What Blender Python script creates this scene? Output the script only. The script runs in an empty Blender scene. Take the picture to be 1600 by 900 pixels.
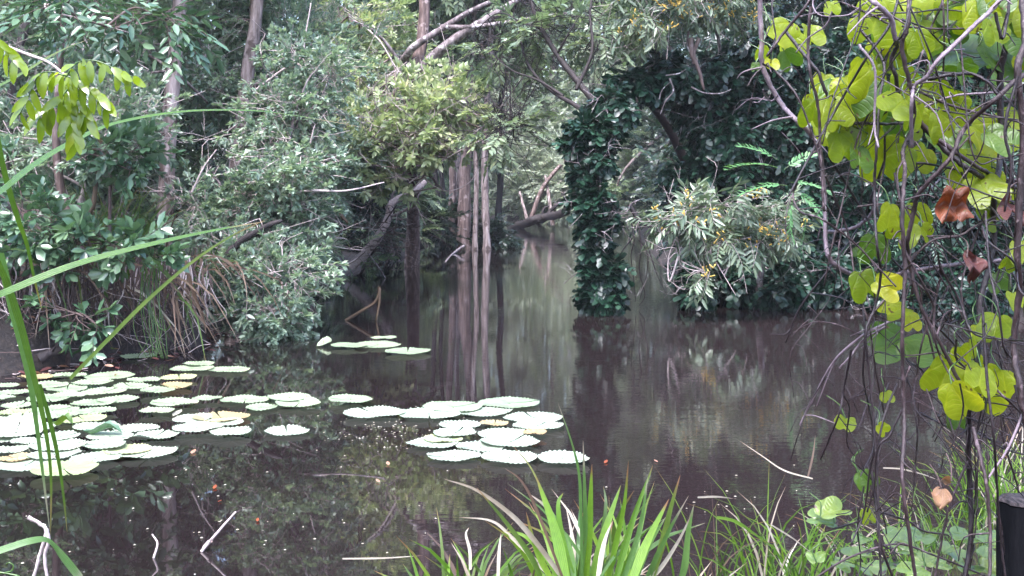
import bpy, math
import numpy as np

# ------------------------------------------------------------------ basics
rng = np.random.default_rng(11)
HAZE = .0004
F, CZ, HY = 1800.0, 1.5, 305.0          # focal length in photo pixels, eye height over the water, horizon row
C = bpy.context.scene.collection
UP = np.array([0.0, 0.0, 1.0])


def P(px, py, Y):
    """the world point seen at (px, py) of the photograph at the distance Y"""
    return np.array([(px - 800.0) / F * Y, Y, CZ - (py - HY) / F * Y])


def W(px, py, z=0.0):
    """the point of the level z (water = 0) seen at (px, py)"""
    return P(px, py, (CZ - z) * F / (py - HY))


def nrm(a):
    return a / np.maximum(np.linalg.norm(a, axis=-1, keepdims=True), 1e-9)


class Geo:
    def __init__(s):
        s.v, s.f, s.m, s.n, s.uv = [], [], [], 0, []

    def add(s, v, f, m=0, uv=None):
        if len(v) == 0:
            return s
        s.v.append(np.asarray(v, float))
        s.f.append(np.asarray(f, int) + s.n)
        s.m.append(np.full(len(f), m, int) if np.isscalar(m) else np.asarray(m, int))
        s.n += len(v)
        s.uv.append(uv)
        return s

    def build(s, name, mats, parent=None, origin=(0, 0, 0), smooth=True):
        me = bpy.data.meshes.new(name)
        v = np.concatenate(s.v) - np.asarray(origin, float)
        me.vertices.add(len(v))
        me.vertices.foreach_set('co', v.astype(np.float32).ravel())
        tot = np.concatenate([np.full(len(f), f.shape[1], int) for f in s.f])
        me.loops.add(int(tot.sum()))
        me.loops.foreach_set('vertex_index', np.concatenate([f.ravel() for f in s.f]).astype(np.int32))
        me.polygons.add(len(tot))
        start = np.concatenate([[0], np.cumsum(tot)[:-1]])
        me.polygons.foreach_set('loop_start', start.astype(np.int32))
        me.polygons.foreach_set('material_index', np.concatenate(s.m).astype(np.int32))
        me.polygons.foreach_set('use_smooth', np.full(len(tot), smooth, bool))
        if any(u is not None for u in s.uv):
            uv = np.concatenate([np.zeros((len(w), 2)) if u is None else np.asarray(u, float) for w, u in zip(s.v, s.uv)])
            li = np.concatenate([f.ravel() for f in s.f])
            me.uv_layers.new(name='leaf').data.foreach_set('uv', uv[li].astype(np.float32).ravel())
        me.update(calc_edges=True)
        for m in (mats if isinstance(mats, (list, tuple)) else [mats]):
            me.materials.append(m)
        o = bpy.data.objects.new(name, me)
        C.objects.link(o)
        if parent is not None:
            o.parent = parent
        else:
            o.location = origin
        return o


def tag(o, label=None, cat=None, group=None, kind=None):
    if label: o['label'] = label
    if cat: o['category'] = cat
    if group: o['group'] = group
    if kind: o['kind'] = kind
    return o


def thing(name, loc, label, cat, group=None):
    o = bpy.data.objects.new(name, None)
    o.empty_display_size = 0.1
    C.objects.link(o)
    o.location = [float(x) for x in loc]
    return tag(o, label, cat, group)


def curve(pts, per=5):
    """Catmull-Rom through the points"""
    p = np.asarray(pts, float)
    if len(p) < 3:
        t = np.linspace(0, 1, per + 1)[:, None]
        return p[0] * (1 - t) + p[-1] * t
    q = np.vstack([2 * p[0] - p[1], p, 2 * p[-1] - p[-2]])
    out = []
    for i in range(1, len(q) - 2):
        t = np.linspace(0, 1, per, endpoint=False)[:, None]
        a, b, c, d = q[i - 1], q[i], q[i + 1], q[i + 2]
        out.append(0.5 * (2 * b + (c - a) * t + (2 * a - 5 * b + 4 * c - d) * t * t + (3 * b - a - 3 * c + d) * t ** 3))
    out.append(p[-1:])
    return np.vstack(out)


def tube(pts, r0, r1=None, k=6, lump=0.0, cap=True, r=None):
    p = np.asarray(pts, float)
    n = len(p)
    rad = np.asarray(r, float) if r is not None else np.linspace(r0, r0 if r1 is None else r1, n)
    t = nrm(np.gradient(p, axis=0))
    ref = np.array([0.31, 0.2, 0.93]) if abs(t[0][2]) < 0.8 else np.array([0.9, 0.4, 0.1])
    u = nrm(np.cross(t, ref))
    w = np.cross(t, u)
    a = np.linspace(0, 2 * math.pi, k, endpoint=False)
    ring = np.cos(a)[None, :, None] * u[:, None, :] + np.sin(a)[None, :, None] * w[:, None, :]
    rr = rad[:, None] * np.ones(k)
    if lump:
        rr = rr * (1 + lump * rng.standard_normal((n, k)))
    v = (p[:, None, :] + ring * rr[:, :, None]).reshape(-1, 3)
    i, j = np.meshgrid(np.arange(n - 1), np.arange(k), indexing='ij')
    a0 = i * k + j; b0 = i * k + (j + 1) % k
    f = np.stack([a0, b0, b0 + k, a0 + k], -1).reshape(-1, 4)
    if cap:                                            # close the far end to a point
        v = np.vstack([v, p[-1] + t[-1] * rad[-1] * 0.8])
        L = (n - 1) * k
        e = np.array([[L + q, L + (q + 1) % k, len(v) - 1, len(v) - 1] for q in range(k)])[:, :3]
        return v, f, e
    return v, f, None


def add_tube(g, pts, r0, r1=None, k=6, m=0, lump=0.0, r=None):
    v, f, e = tube(pts, r0, r1, k, lump, True, r)
    base = g.n
    g.add(v, f, m)
    if e is not None:
        g.f.append(e + base); g.m.append(np.full(len(e), m, int))
    return g


def strip(g, pts, widths, face=(0, -1, 0), fold=0.25, m=0):
    """a grass blade: three columns with a folded midrib"""
    p = np.asarray(pts, float); n = len(p)
    w = np.asarray(widths, float)
    t = nrm(np.gradient(p, axis=0))
    x = nrm(np.cross(t, np.broadcast_to(np.asarray(face, float), t.shape)))
    z = np.cross(x, t)
    v = np.stack([p - x * w[:, None] / 2 + z * (fold * w)[:, None] / 2, p, p + x * w[:, None] / 2 + z * (fold * w)[:, None] / 2], 1).reshape(-1, 3)
    f = []
    for i in range(n - 1):
        a = i * 3
        f += [[a, a + 1, a + 4, a + 3], [a + 1, a + 2, a + 5, a + 4]]
    tv = np.linspace(0, 1, n)
    g.add(v, np.array(f), m, np.stack([np.tile([-1, 0, 1], n), np.repeat(tv, 3)], -1))


def blade_w(n, w, base=0.65, peak=0.35):
    t = np.linspace(0, 1, n)
    up = base + (1 - base) * np.clip(t / peak, 0, 1)
    dn = np.clip((1 - t) / (1 - peak), 0, 1) ** 0.7
    return w * np.minimum(up, np.maximum(dn, 0.03))


# ------------------------------------------------------------------ materials
def new_mat(name):
    m = bpy.data.materials.new(name)
    m.use_nodes = True
    nt = m.node_tree
    for n in list(nt.nodes): nt.nodes.remove(n)
    out = nt.nodes.new('ShaderNodeOutputMaterial')
    return m, nt, out


def ramp(nt, cols):
    r = nt.nodes.new('ShaderNodeValToRGB')
    el = r.color_ramp.elements
    while len(el) < len(cols): el.new(0.5)
    for e, (p, c) in zip(el, cols):
        e.position = p; e.color = (*c, 1)
    return r


def leaf_mat(name, cols, rough=0.4, trans=0.3, tcol=None, spec=0.5, nscale=1.5, mixn=0.45, vein=None, tip=None):
    """cols: dark to light ramp picked per leaf and per clump; trans: share of light let through"""
    m, nt, out = new_mat(name)
    N, L = nt.nodes.new, nt.links.new
    geo = N('ShaderNodeNewGeometry')
    tc = N('ShaderNodeTexCoord')
    no = N('ShaderNodeTexNoise'); no.inputs['Scale'].default_value = nscale; no.inputs['Detail'].default_value = 2
    L(tc.outputs['Object'], no.inputs['Vector'])
    mp = N('ShaderNodeMapRange'); mp.inputs[1].default_value = 0.3; mp.inputs[2].default_value = 0.7
    L(no.outputs['Fac'], mp.inputs[0])
    mx = N('ShaderNodeMix'); mx.data_type = 'FLOAT'; mx.inputs[0].default_value = mixn
    L(geo.outputs['Random Per Island'], mx.inputs[2]); L(mp.outputs[0], mx.inputs[3])
    rp = ramp(nt, cols); L(mx.outputs[0], rp.inputs[0])
    fine = N('ShaderNodeTexNoise'); fine.inputs['Scale'].default_value = 60; fine.inputs['Detail'].default_value = 3
    L(tc.outputs['Object'], fine.inputs['Vector'])
    hs = N('ShaderNodeHueSaturation'); L(rp.outputs[0], hs.inputs['Color'])
    mv = N('ShaderNodeMapRange'); mv.inputs[3].default_value = 0.75; mv.inputs[4].default_value = 1.25
    L(fine.outputs['Fac'], mv.inputs[0]); L(mv.outputs[0], hs.inputs['Value'])
    pb = N('ShaderNodeBsdfPrincipled')
    pb.inputs['Roughness'].default_value = rough
    pb.inputs['Specular IOR Level'].default_value = spec
    col = hs.outputs[0]
    if vein:
        uv = N('ShaderNodeUVMap'); sx = N('ShaderNodeSeparateXYZ'); L(uv.outputs[0], sx.inputs[0])
        def math_(op, x, y=None):
            q = N('ShaderNodeMath'); q.operation = op
            for k_, w_ in enumerate((x, y)):
                if w_ is None: continue
                if isinstance(w_, (int, float)): q.inputs[k_].default_value = w_
                else: L(w_, q.inputs[k_])
            return q.outputs[0]
        if vein == 'palm':                               # veins fan out from the stalk
            an = math_('ARCTAN2', sx.outputs[0], sx.outputs[1])
            s1 = math_('POWER', math_('ABSOLUTE', math_('COSINE', math_('MULTIPLY', an, 4.5))), 40)
            rd = math_('SQRT', math_('ADD', math_('POWER', sx.outputs[0], 2), math_('POWER', sx.outputs[1], 2)))
            s2 = math_('MULTIPLY', math_('POWER', math_('ABSOLUTE', math_('SINE', math_('ADD', math_('MULTIPLY', rd, 26), math_('MULTIPLY', math_('ABSOLUTE', math_('SINE', math_('MULTIPLY', an, 4.5))), 3)))), 22), .45)
            line = math_('MAXIMUM', s1, s2)
        else:                                            # parallel ribs along a blade
            line = math_('POWER', math_('ABSOLUTE', math_('COSINE', math_('MULTIPLY', sx.outputs[0], 9.0))), 3)
        vm = N('ShaderNodeMix'); vm.data_type = 'RGBA'; vm.blend_type = 'MULTIPLY'
        L(math_('MULTIPLY', line, .55), vm.inputs[0]); L(col, vm.inputs[6]); vm.inputs[7].default_value = (.62, .72, .6, 1) if vein == 'rib' else (1.55, 1.4, 1.9, 1)
        col = vm.outputs[2]
        bp = N('ShaderNodeBump'); bp.inputs['Distance'].default_value = .002; bp.inputs['Strength'].default_value = .6
        L(line, bp.inputs['Height']); L(bp.outputs[0], pb.inputs['Normal'])
        if vein == 'palm':                               # brown blemishes
            sp = N('ShaderNodeTexNoise'); sp.inputs['Scale'].default_value = 55; sp.inputs['Detail'].default_value = 1
            L(tc.outputs['Object'], sp.inputs['Vector'])
            sr = ramp(nt, [(.70, (0, 0, 0)), (.74, (1, 1, 1))]); L(sp.outputs['Fac'], sr.inputs[0])
            bm = N('ShaderNodeMix'); bm.data_type = 'RGBA'; L(sr.outputs[0], bm.inputs[0]); L(col, bm.inputs[6]); bm.inputs[7].default_value = (.09, .06, .02, 1); col = bm.outputs[2]
        if tip:                                          # withered tips
            nn = N('ShaderNodeTexNoise'); nn.inputs['Scale'].default_value = 9; nn.inputs['Detail'].default_value = 3; L(tc.outputs['Object'], nn.inputs['Vector'])
            tv = math_('ADD', math_('ADD', sx.outputs[1], math_('MULTIPLY', nn.outputs['Fac'], .5)), math_('MULTIPLY', geo.outputs['Random Per Island'], .22))
            tr_ = ramp(nt, [(.0, (0, 0, 0)), (1, (1, 1, 1))])
            mr = N('ShaderNodeMapRange'); mr.inputs[1].default_value = 1.2; mr.inputs[2].default_value = 1.36; L(tv, mr.inputs[0])
            bm = N('ShaderNodeMix'); bm.data_type = 'RGBA'; L(mr.outputs[0], bm.inputs[0]); L(col, bm.inputs[6]); bm.inputs[7].default_value = (*tip, 1); col = bm.outputs[2]
    L(col, pb.inputs['Base Color'])
    tr = N('ShaderNodeBsdfTranslucent')
    tm = N('ShaderNodeMix'); tm.data_type = 'RGBA'; tm.blend_type = 'MULTIPLY'; tm.inputs[0].default_value = 1
    L(col, tm.inputs[6]); tm.inputs[7].default_value = (*(tcol or (1.35, 1.45, 0.9)), 1)
    L(tm.outputs[2], tr.inputs['Color'])
    ms = N('ShaderNodeMixShader'); ms.inputs[0].default_value = trans
    L(pb.outputs[0], ms.inputs[1]); L(tr.outputs[0], ms.inputs[2]); L(ms.outputs[0], out.inputs[0])
    return m


def bark_mat(name, cols, scale=(8, 8, 1.6), rough=0.75, bump=0.5, spots=None, spec=0.35):
    m, nt, out = new_mat(name)
    N, L = nt.nodes.new, nt.links.new
    tc = N('ShaderNodeTexCoord'); mp = N('ShaderNodeMapping'); mp.inputs['Scale'].default_value = scale
    L(tc.outputs['Object'], mp.inputs[0])
    no = N('ShaderNodeTexNoise'); no.inputs['Scale'].default_value = 1.6; no.inputs['Detail'].default_value = 7; no.inputs['Roughness'].default_value = 0.65
    L(mp.outputs[0], no.inputs['Vector'])
    rp = ramp(nt, cols); L(no.outputs['Fac'], rp.inputs[0])
    col = rp.outputs[0]
    if spots:                                         # lichen blotches
        n2 = N('ShaderNodeTexNoise'); n2.inputs['Scale'].default_value = spots[1]; n2.inputs['Detail'].default_value = 4
        L(tc.outputs['Object'], n2.inputs['Vector'])
        r2 = ramp(nt, [(spots[2], (0, 0, 0)), (spots[2] + 0.06, (1, 1, 1))]); L(n2.outputs['Fac'], r2.inputs[0])
        mx = N('ShaderNodeMix'); mx.data_type = 'RGBA'
        L(r2.outputs[0], mx.inputs[0]); L(col, mx.inputs[6]); mx.inputs[7].default_value = (*spots[0], 1)
        col = mx.outputs[2]
    pb = N('ShaderNodeBsdfPrincipled'); pb.inputs['Roughness'].default_value = rough
    pb.inputs['Specular IOR Level'].default_value = spec
    L(col, pb.inputs['Base Color'])
    bp = N('ShaderNodeBump'); bp.inputs['Strength'].default_value = bump; bp.inputs['Distance'].default_value = 0.02
    L(no.outputs['Fac'], bp.inputs['Height']); L(bp.outputs[0], pb.inputs['Normal'])
    L(pb.outputs[0], out.inputs[0])
    return m


G = lambda a, b, c: (a, b, c)
M = {}
M['leaf_left'] = leaf_mat('grey green small leaf', [(0.0, G(.055, .09, .07)), (.4, G(.14, .2, .145)), (.75, G(.26, .33, .24)), (1, G(.42, .46, .34))], .28, .32)
M['leaf_pale'] = leaf_mat('pale yellow green leaf', [(0.0, G(.13, .18, .09)), (.4, G(.24, .30, .16)), (.75, G(.38, .42, .24)), (1, G(.55, .52, .28))], .32, .38)
M['leaf_mid'] = leaf_mat('mid green leaf', [(0.0, G(.06, .09, .06)), (.5, G(.13, .18, .11)), (.85, G(.23, .28, .16)), (1, G(.34, .36, .2))], .3, .32)
M['leaf_far'] = leaf_mat('far canopy leaf', [(0.0, G(.13, .16, .12)), (.5, G(.24, .285, .2)), (.85, G(.34, .38, .27)), (1, G(.44, .45, .3))], .45, .35, (1.2, 1.25, 1.0), nscale=.5)
M['leaf_ivy'] = leaf_mat('dark glossy creeper leaf', [(0.0, G(.004, .012, .008)), (.5, G(.008, .026, .015)), (.85, G(.018, .05, .026)), (1, G(.045, .105, .045))], .36, .12, spec=.36)
M['leaf_dark'] = leaf_mat('dark forest leaf', [(0.0, G(.006, .014, .010)), (.5, G(.016, .034, .022)), (.85, G(.034, .066, .036)), (1, G(.075, .115, .06))], .34, .2)
M['leaf_wattle'] = leaf_mat('grey green lance leaf', [(0.0, G(.05, .075, .045)), (.5, G(.10, .14, .085)), (1, G(.22, .26, .16))], .33, .25)
M['leaf_gloss'] = leaf_mat('broad glossy leaf', [(0.0, G(.025, .055, .03)), (.5, G(.06, .115, .06)), (.9, G(.12, .185, .10)), (1, G(.27, .27, .08))], .24, .2, spec=.65)
M['leaf_frond'] = leaf_mat('fresh green frond', [(0.0, G(.05, .13, .05)), (.6, G(.10, .22, .08)), (1, G(.18, .30, .11))], .4, .35)
M['leaf_fern'] = leaf_mat('dark fern frond', [(0.0, G(.012, .035, .02)), (.6, G(.025, .065, .035)), (1, G(.05, .11, .05))], .45, .25)
M['flower'] = leaf_mat('golden wattle flower', [(0.0, G(.38, .24, .04)), (.6, G(.5, .35, .07)), (1, G(.6, .47, .14))], .7, .3, (1, 1, .7))
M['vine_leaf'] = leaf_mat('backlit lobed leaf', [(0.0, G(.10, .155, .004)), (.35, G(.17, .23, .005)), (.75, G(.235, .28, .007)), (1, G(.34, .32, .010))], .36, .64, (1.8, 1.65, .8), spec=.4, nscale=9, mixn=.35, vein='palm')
M['vine_leaf_deep'] = leaf_mat('shaded side lobed leaf', [(0.0, G(.04, .085, .006)), (.6, G(.068, .13, .009)), (1, G(.105, .17, .015))], .36, .5, (1.6, 1.6, .8), nscale=9, vein='palm')  # darker copy of the vine leaf, its shade put into the colour
M['ground_leaf'] = leaf_mat('wet ground vine leaf', [(0.0, G(.08, .14, .02)), (.6, G(.14, .21, .03)), (1, G(.22, .27, .05))], .2, .4, (1.6, 1.6, .7), spec=1.0, nscale=9, vein='palm')
M['sprig_leaf'] = leaf_mat('yellow green leaflet', [(0.0, G(.11, .17, .006)), (.5, G(.17, .235, .009)), (1, G(.25, .28, .012))], .2, .5, (1.6, 1.6, .7), spec=.8, nscale=8)
M['leaf_orange'] = leaf_mat('dead orange leaf', [(0.0, G(.07, .018, .006)), (.6, G(.17, .045, .010)), (1, G(.25, .10, .03))], .5, .35, (1.4, 1.1, .8), nscale=14, vein='palm')
M['leaf_rust'] = leaf_mat('dead red brown leaf', [(0.0, G(.035, .010, .008)), (.6, G(.075, .022, .015)), (1, G(.13, .05, .03))], .55, .3, (1.3, 1, .9), nscale=12, vein='palm')
M['leaf_straw'] = leaf_mat('straw coloured leaf', [(0.0, G(.13, .065, .03)), (.6, G(.22, .13, .065)), (1, G(.32, .23, .13))], .5, .3, (1.2, 1.1, .8), nscale=14, vein='palm')
M['blade'] = leaf_mat('fresh grass blade', [(0.0, G(.06, .14, .014)), (.45, G(.115, .22, .02)), (.85, G(.19, .29, .035)), (1, G(.28, .33, .06))], .3, .42, (1.5, 1.5, .6), nscale=3, mixn=.3, vein='rib', tip=G(.2, .11, .05))
M['blade_olive'] = leaf_mat('olive grass blade', [(0.0, G(.035, .075, .015)), (.5, G(.08, .135, .022)), (.85, G(.15, .185, .04)), (1, G(.22, .18, .05))], .36, .35, (1.4, 1.4, .6), nscale=3, mixn=.3, vein='rib', tip=G(.22, .12, .06))
M['blade_blue'] = leaf_mat('glaucous grass blade', [(0.0, G(.055, .125, .03)), (1, G(.13, .22, .06))], .3, .35, nscale=3, vein='rib', tip=G(.3, .25, .2))
M['blade_dry'] = leaf_mat('bleached dry blade', [(0.0, G(.24, .19, .13)), (.5, G(.38, .33, .26)), (1, G(.52, .48, .42))], .5, .25, (1.1, 1.1, 1), nscale=6, vein='rib', tip=G(.2, .13, .08))
M['blade_brown'] = leaf_mat('brown dead blade', [(0.0, G(.05, .028, .018)), (.5, G(.11, .065, .04)), (1, G(.22, .15, .095))], .6, .2, (1.1, 1, .8), nscale=4, vein='rib', tip=G(.2, .16, .12))
M['reed'] = leaf_mat('green sedge blade', [(0.0, G(.04, .095, .013)), (1, G(.09, .165, .022))], .26, .35, (1.5, 1.5, .6), spec=.7, nscale=2, vein='rib', tip=G(.2, .15, .06))
M['pad'] = None
M['bark_pale'] = bark_mat('pale paper bark', [(.34, G(.05, .036, .032)), (.46, G(.15, .115, .105)), (.58, G(.27, .22, .21)), (.7, G(.42, .37, .36))], spots=(G(.06, .042, .036), 5, .56), scale=(9, 9, 1.0), bump=.9)
M['bark_grey'] = bark_mat('grey lilac bark', [(.34, G(.04, .031, .03)), (.5, G(.12, .095, .095)), (.66, G(.26, .225, .23))], spots=(G(.34, .31, .32), 9, .57), bump=.8)
M['bark_red'] = bark_mat('red brown bark', [(.34, G(.035, .022, .019)), (.5, G(.10, .068, .06)), (.66, G(.21, .155, .14))], spots=(G(.24, .19, .18), 6, .6), scale=(9, 9, 1.2), bump=.9)
M['bark_dark'] = bark_mat('dark wet bark', [(.3, G(.006, .004, .004)), (.6, G(.022, .016, .016)), (.8, G(.055, .042, .042))])
M['twig_pale'] = bark_mat('bleached twig', [(.3, G(.24, .18, .17)), (.7, G(.5, .43, .41))], scale=(20, 20, 20))
M['twig_brown'] = bark_mat('brown twig', [(.3, G(.03, .018, .016)), (.7, G(.10, .067, .06))], scale=(20, 20, 20))
M['vine_stem'] = bark_mat('purple brown vine stem', [(.3, G(.010, .005, .005)), (.55, G(.028, .016, .016)), (.75, G(.075, .048, .052))], scale=(30, 30, 12), spots=(G(.10, .07, .075), 40, .6), rough=.45)
M['vine_dark'] = bark_mat('dark vine stem', [(.3, G(.005, .003, .0035)), (.6, G(.016, .009, .010)), (.8, G(.04, .026, .028))], scale=(30, 30, 12), rough=.4)
M['vine_pale'] = bark_mat('pale lilac vine stem', [(.3, G(.06, .04, .045)), (.6, G(.17, .13, .145)), (.8, G(.3, .26, .275))], scale=(30, 30, 12), rough=.35)
M['wood_black'] = bark_mat('charred post wood', [(.3, G(.0015, .0015, .002)), (.6, G(.004, .004, .005)), (.8, G(.010, .009, .010))], scale=(30, 30, 4), rough=.8, spec=.1)
M['wood_top'] = bark_mat('weathered post top', [(.36, G(.008, .006, .006)), (.5, G(.045, .034, .034)), (.7, G(.11, .09, .09))], scale=(60, 12, 20), rough=.8, bump=1)


# ------------------------------------------------------------------ foliage kit
def leaf6(l, w, fold=.2, curl=.15, a=.3, b=.7, wa=.46, wb=.4):
    z1, z2 = fold * w * .5, fold * w * .4
    v = np.array([(0, 0, 0), (wa * w, a * l, z1 - curl * l * a * a), (wb * w, b * l, z2 - curl * l * b * b), (0, l, -curl * l),
                  (-wb * w, b * l, z2 - curl * l * b * b), (-wa * w, a * l, z1 - curl * l * a * a)], float)
    return v, np.array([(0, 1, 2, 3), (0, 3, 4, 5)])


def leaf4(l, w, fold=.2, curl=.1):
    v = np.array([(0, 0, 0), (w * .5, l * .45, fold * w * .5), (0, l, -curl * l), (-w * .5, l * .45, fold * w * .5)], float)
    return v, np.array([(0, 1, 2, 3)])


def frames(y, ref):
    y = nrm(y); x = nrm(np.cross(y, ref)); z = np.cross(x, y)
    return np.stack([x, y, z], -1)                       # columns


def place(tv, tf, pos, R, s):
    """copies of one template at many places"""
    v = np.einsum('nij,kj->nki', R, tv) * np.asarray(s)[:, None, None] + pos[:, None, :]
    f = tf[None] + (np.arange(len(pos)) * len(tv))[:, None, None]
    return v.reshape(-1, 3), f.reshape(-1, tf.shape[1])


def spray(r, L=.4, n=14, l=.08, w=.03, style='alt', droop=.2, simple=False, spread=55, fold=.2, curl=.15, hang=0.0, wb=.4, wa=.46, thick=.004):
    """one twig with its leaves: (leaf verts, leaf quads, twig verts, twig quads)"""
    lv, lf = (leaf4(l, w, fold, curl) if simple else leaf6(l, w, fold, curl, wb=wb, wa=wa))
    t = np.linspace(0, 1, 5)
    bend = r.uniform(-.12, .12)
    axis = np.stack([bend * L * t * t, L * t, -droop * L * t * t], -1)
    at = lambda q: np.array([bend * L * q * q, L * q, -droop * L * q * q])
    vs, fs = [], []
    for i in range(n):
        if style == 'ros':
            q = r.uniform(.82, 1.0) if i < n * .65 else r.uniform(.25, .8)
            az = i * 2.399 + r.uniform(-.3, .3)
            el = math.radians(r.uniform(15, 75))
            d = np.array([math.cos(az) * math.sin(el), math.cos(el) * .8, math.sin(az) * math.sin(el) * .7 + .15])
        else:
            q = (i + .7) / n if style == 'alt' else (i // 2 + .8) / (n / 2)
            q = .12 + .88 * min(q, 1)
            side = 1 if i % 2 else -1
            an = math.radians(spread + r.uniform(-14, 14)) * (1 - .35 * q)
            d = np.array([side * math.sin(an), math.cos(an), r.uniform(-.25, .35) if style == 'alt' else r.uniform(-.08, .05)])
        d = d + np.array([0, 0, -hang])
        ref = np.array([0, 0, 1.0]) + r.normal(0, .3 if style != 'pinn' else .1, 3)
        Rm = frames(d[None], ref[None])[0]
        sc = r.uniform(.7, 1.15) * (1 - .3 * (q > .93) if style == 'pinn' else 1)
        vs.append(at(q) + sc * lv @ Rm.T); fs.append(lf + i * len(lv))
    tv, tf, _ = tube(axis, thick, thick * .4, 3, cap=False)
    return np.vstack(vs), np.vstack(fs), tv, tf


class Species:
    def __init__(s, leaf, twig, nvar=5, **kw):
        r = np.random.default_rng(abs(hash(leaf)) % 1000 if False else sum(map(ord, leaf)) + int(100 * kw['L']))
        s.leaf, s.twig = leaf, twig
        s.t = [spray(r, **kw) for _ in range(nvar)]

    def fill(s, g, pos, dirs, r, lo=.75, hi=1.25, roll=.35):
        which = r.integers(0, len(s.t), len(pos))
        ref = UP + r.normal(0, roll, (len(pos), 3))
        R = frames(dirs, ref)
        sc = r.uniform(lo, hi, len(pos))
        for k, (lv, lf, tv, tf) in enumerate(s.t):
            q = which == k
            if q.any():
                g.add(*place(lv, lf, pos[q], R[q], sc[q]), 0)
                g.add(*place(tv, tf, pos[q], R[q], sc[q]), 1)


S = {
    'left': Species('leaf_left', 'twig_pale', L=.32, n=20, l=.075, w=.03, style='ros', droop=.1),
    'left_alt': Species('leaf_left', 'twig_pale', L=.4, n=20, l=.075, w=.028, droop=.2),
    'pale': Species('leaf_pale', 'twig_pale', L=.45, n=13, l=.135, w=.056, droop=.12, hang=.05, style='ros'),
    'mid': Species('leaf_mid', 'twig_brown', L=.5, n=15, l=.13, w=.05, droop=.2, hang=.1),
    'ivy': Species('leaf_ivy', 'twig_brown', L=.24, n=8, l=.135, w=.10, droop=.5, hang=.45, wa=.5, wb=.42, fold=.12, spread=65),
    'dark': Species('leaf_dark', 'twig_brown', L=.5, n=16, l=.13, w=.055, droop=.3, hang=.15),
    'darkbig': Species('leaf_dark', 'twig_brown', L=.9, n=16, l=.26, w=.12, droop=.4, hang=.2),
    'wattle': Species('leaf_wattle', 'twig_pale', L=.34, n=9, l=.18, w=.05, droop=.2, hang=.45, spread=62),
    'gloss': Species('leaf_gloss', 'twig_brown', L=.22, n=9, l=.13, w=.06, style='ros', droop=0, wb=.5, wa=.36),
    'bigdroop': Species('leaf_gloss', 'twig_brown', L=.42, n=9, l=.14, w=.05, droop=.35, hang=.2),
    'far': Species('leaf_far', 'twig_pale', L=1.0, n=22, l=.24, w=.10, droop=.3, simple=True, hang=.2, thick=.01),
    'farmid': Species('leaf_mid', 'twig_brown', L=.8, n=22, l=.2, w=.08, droop=.2, simple=True, hang=.1, thick=.008),
    'fard': Species('leaf_dark', 'twig_brown', L=1.0, n=22, l=.24, w=.11, droop=.3, simple=True, hang=.2, thick=.01),
    'frond': Species('leaf_frond', 'twig_brown', L=.55, n=22, l=.13, w=.04, style='pinn', droop=.45, spread=62),
    'fern': Species('leaf_fern', 'twig_brown', L=.8, n=34, l=.13, w=.035, style='pinn', droop=.5, spread=70),
}


def in_clumps(blobs, r, per, size=.38, out=.6, droop=0.0, flat=.8, jit=.55):
    """blobs: (centre, radii, clumps). Spray places and directions, in uneven clumps with gaps between; also the clump centres"""
    ps, ds, cs = [], [], []
    for c, rad, n in blobs:
        c = np.asarray(c, float); rad = np.broadcast_to(np.asarray(rad, float), 3)
        d = nrm(r.normal(0, 1, (n, 3)))
        q = c + d * rad * (r.uniform(.05, 1, (n, 1)) ** .45)
        for qc, qd in zip(q, d):
            m = max(2, int(per * r.uniform(.55, 1.45)))
            e = nrm(r.normal(0, 1, (m, 3)))
            sz = size * r.uniform(.6, 1.35) * min(rad[0], rad[2]) ** .5
            p = qc + e * np.array([1, 1, flat]) * sz * (r.uniform(.1, 1, (m, 1)) ** .5)
            dd = e * .6 + qd * out + r.normal(0, jit, (m, 3)); dd[:, 2] -= droop
            ps.append(p); ds.append(dd); cs.append(qc)
    return np.vstack(ps), np.vstack(ds), np.array(cs)


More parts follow.
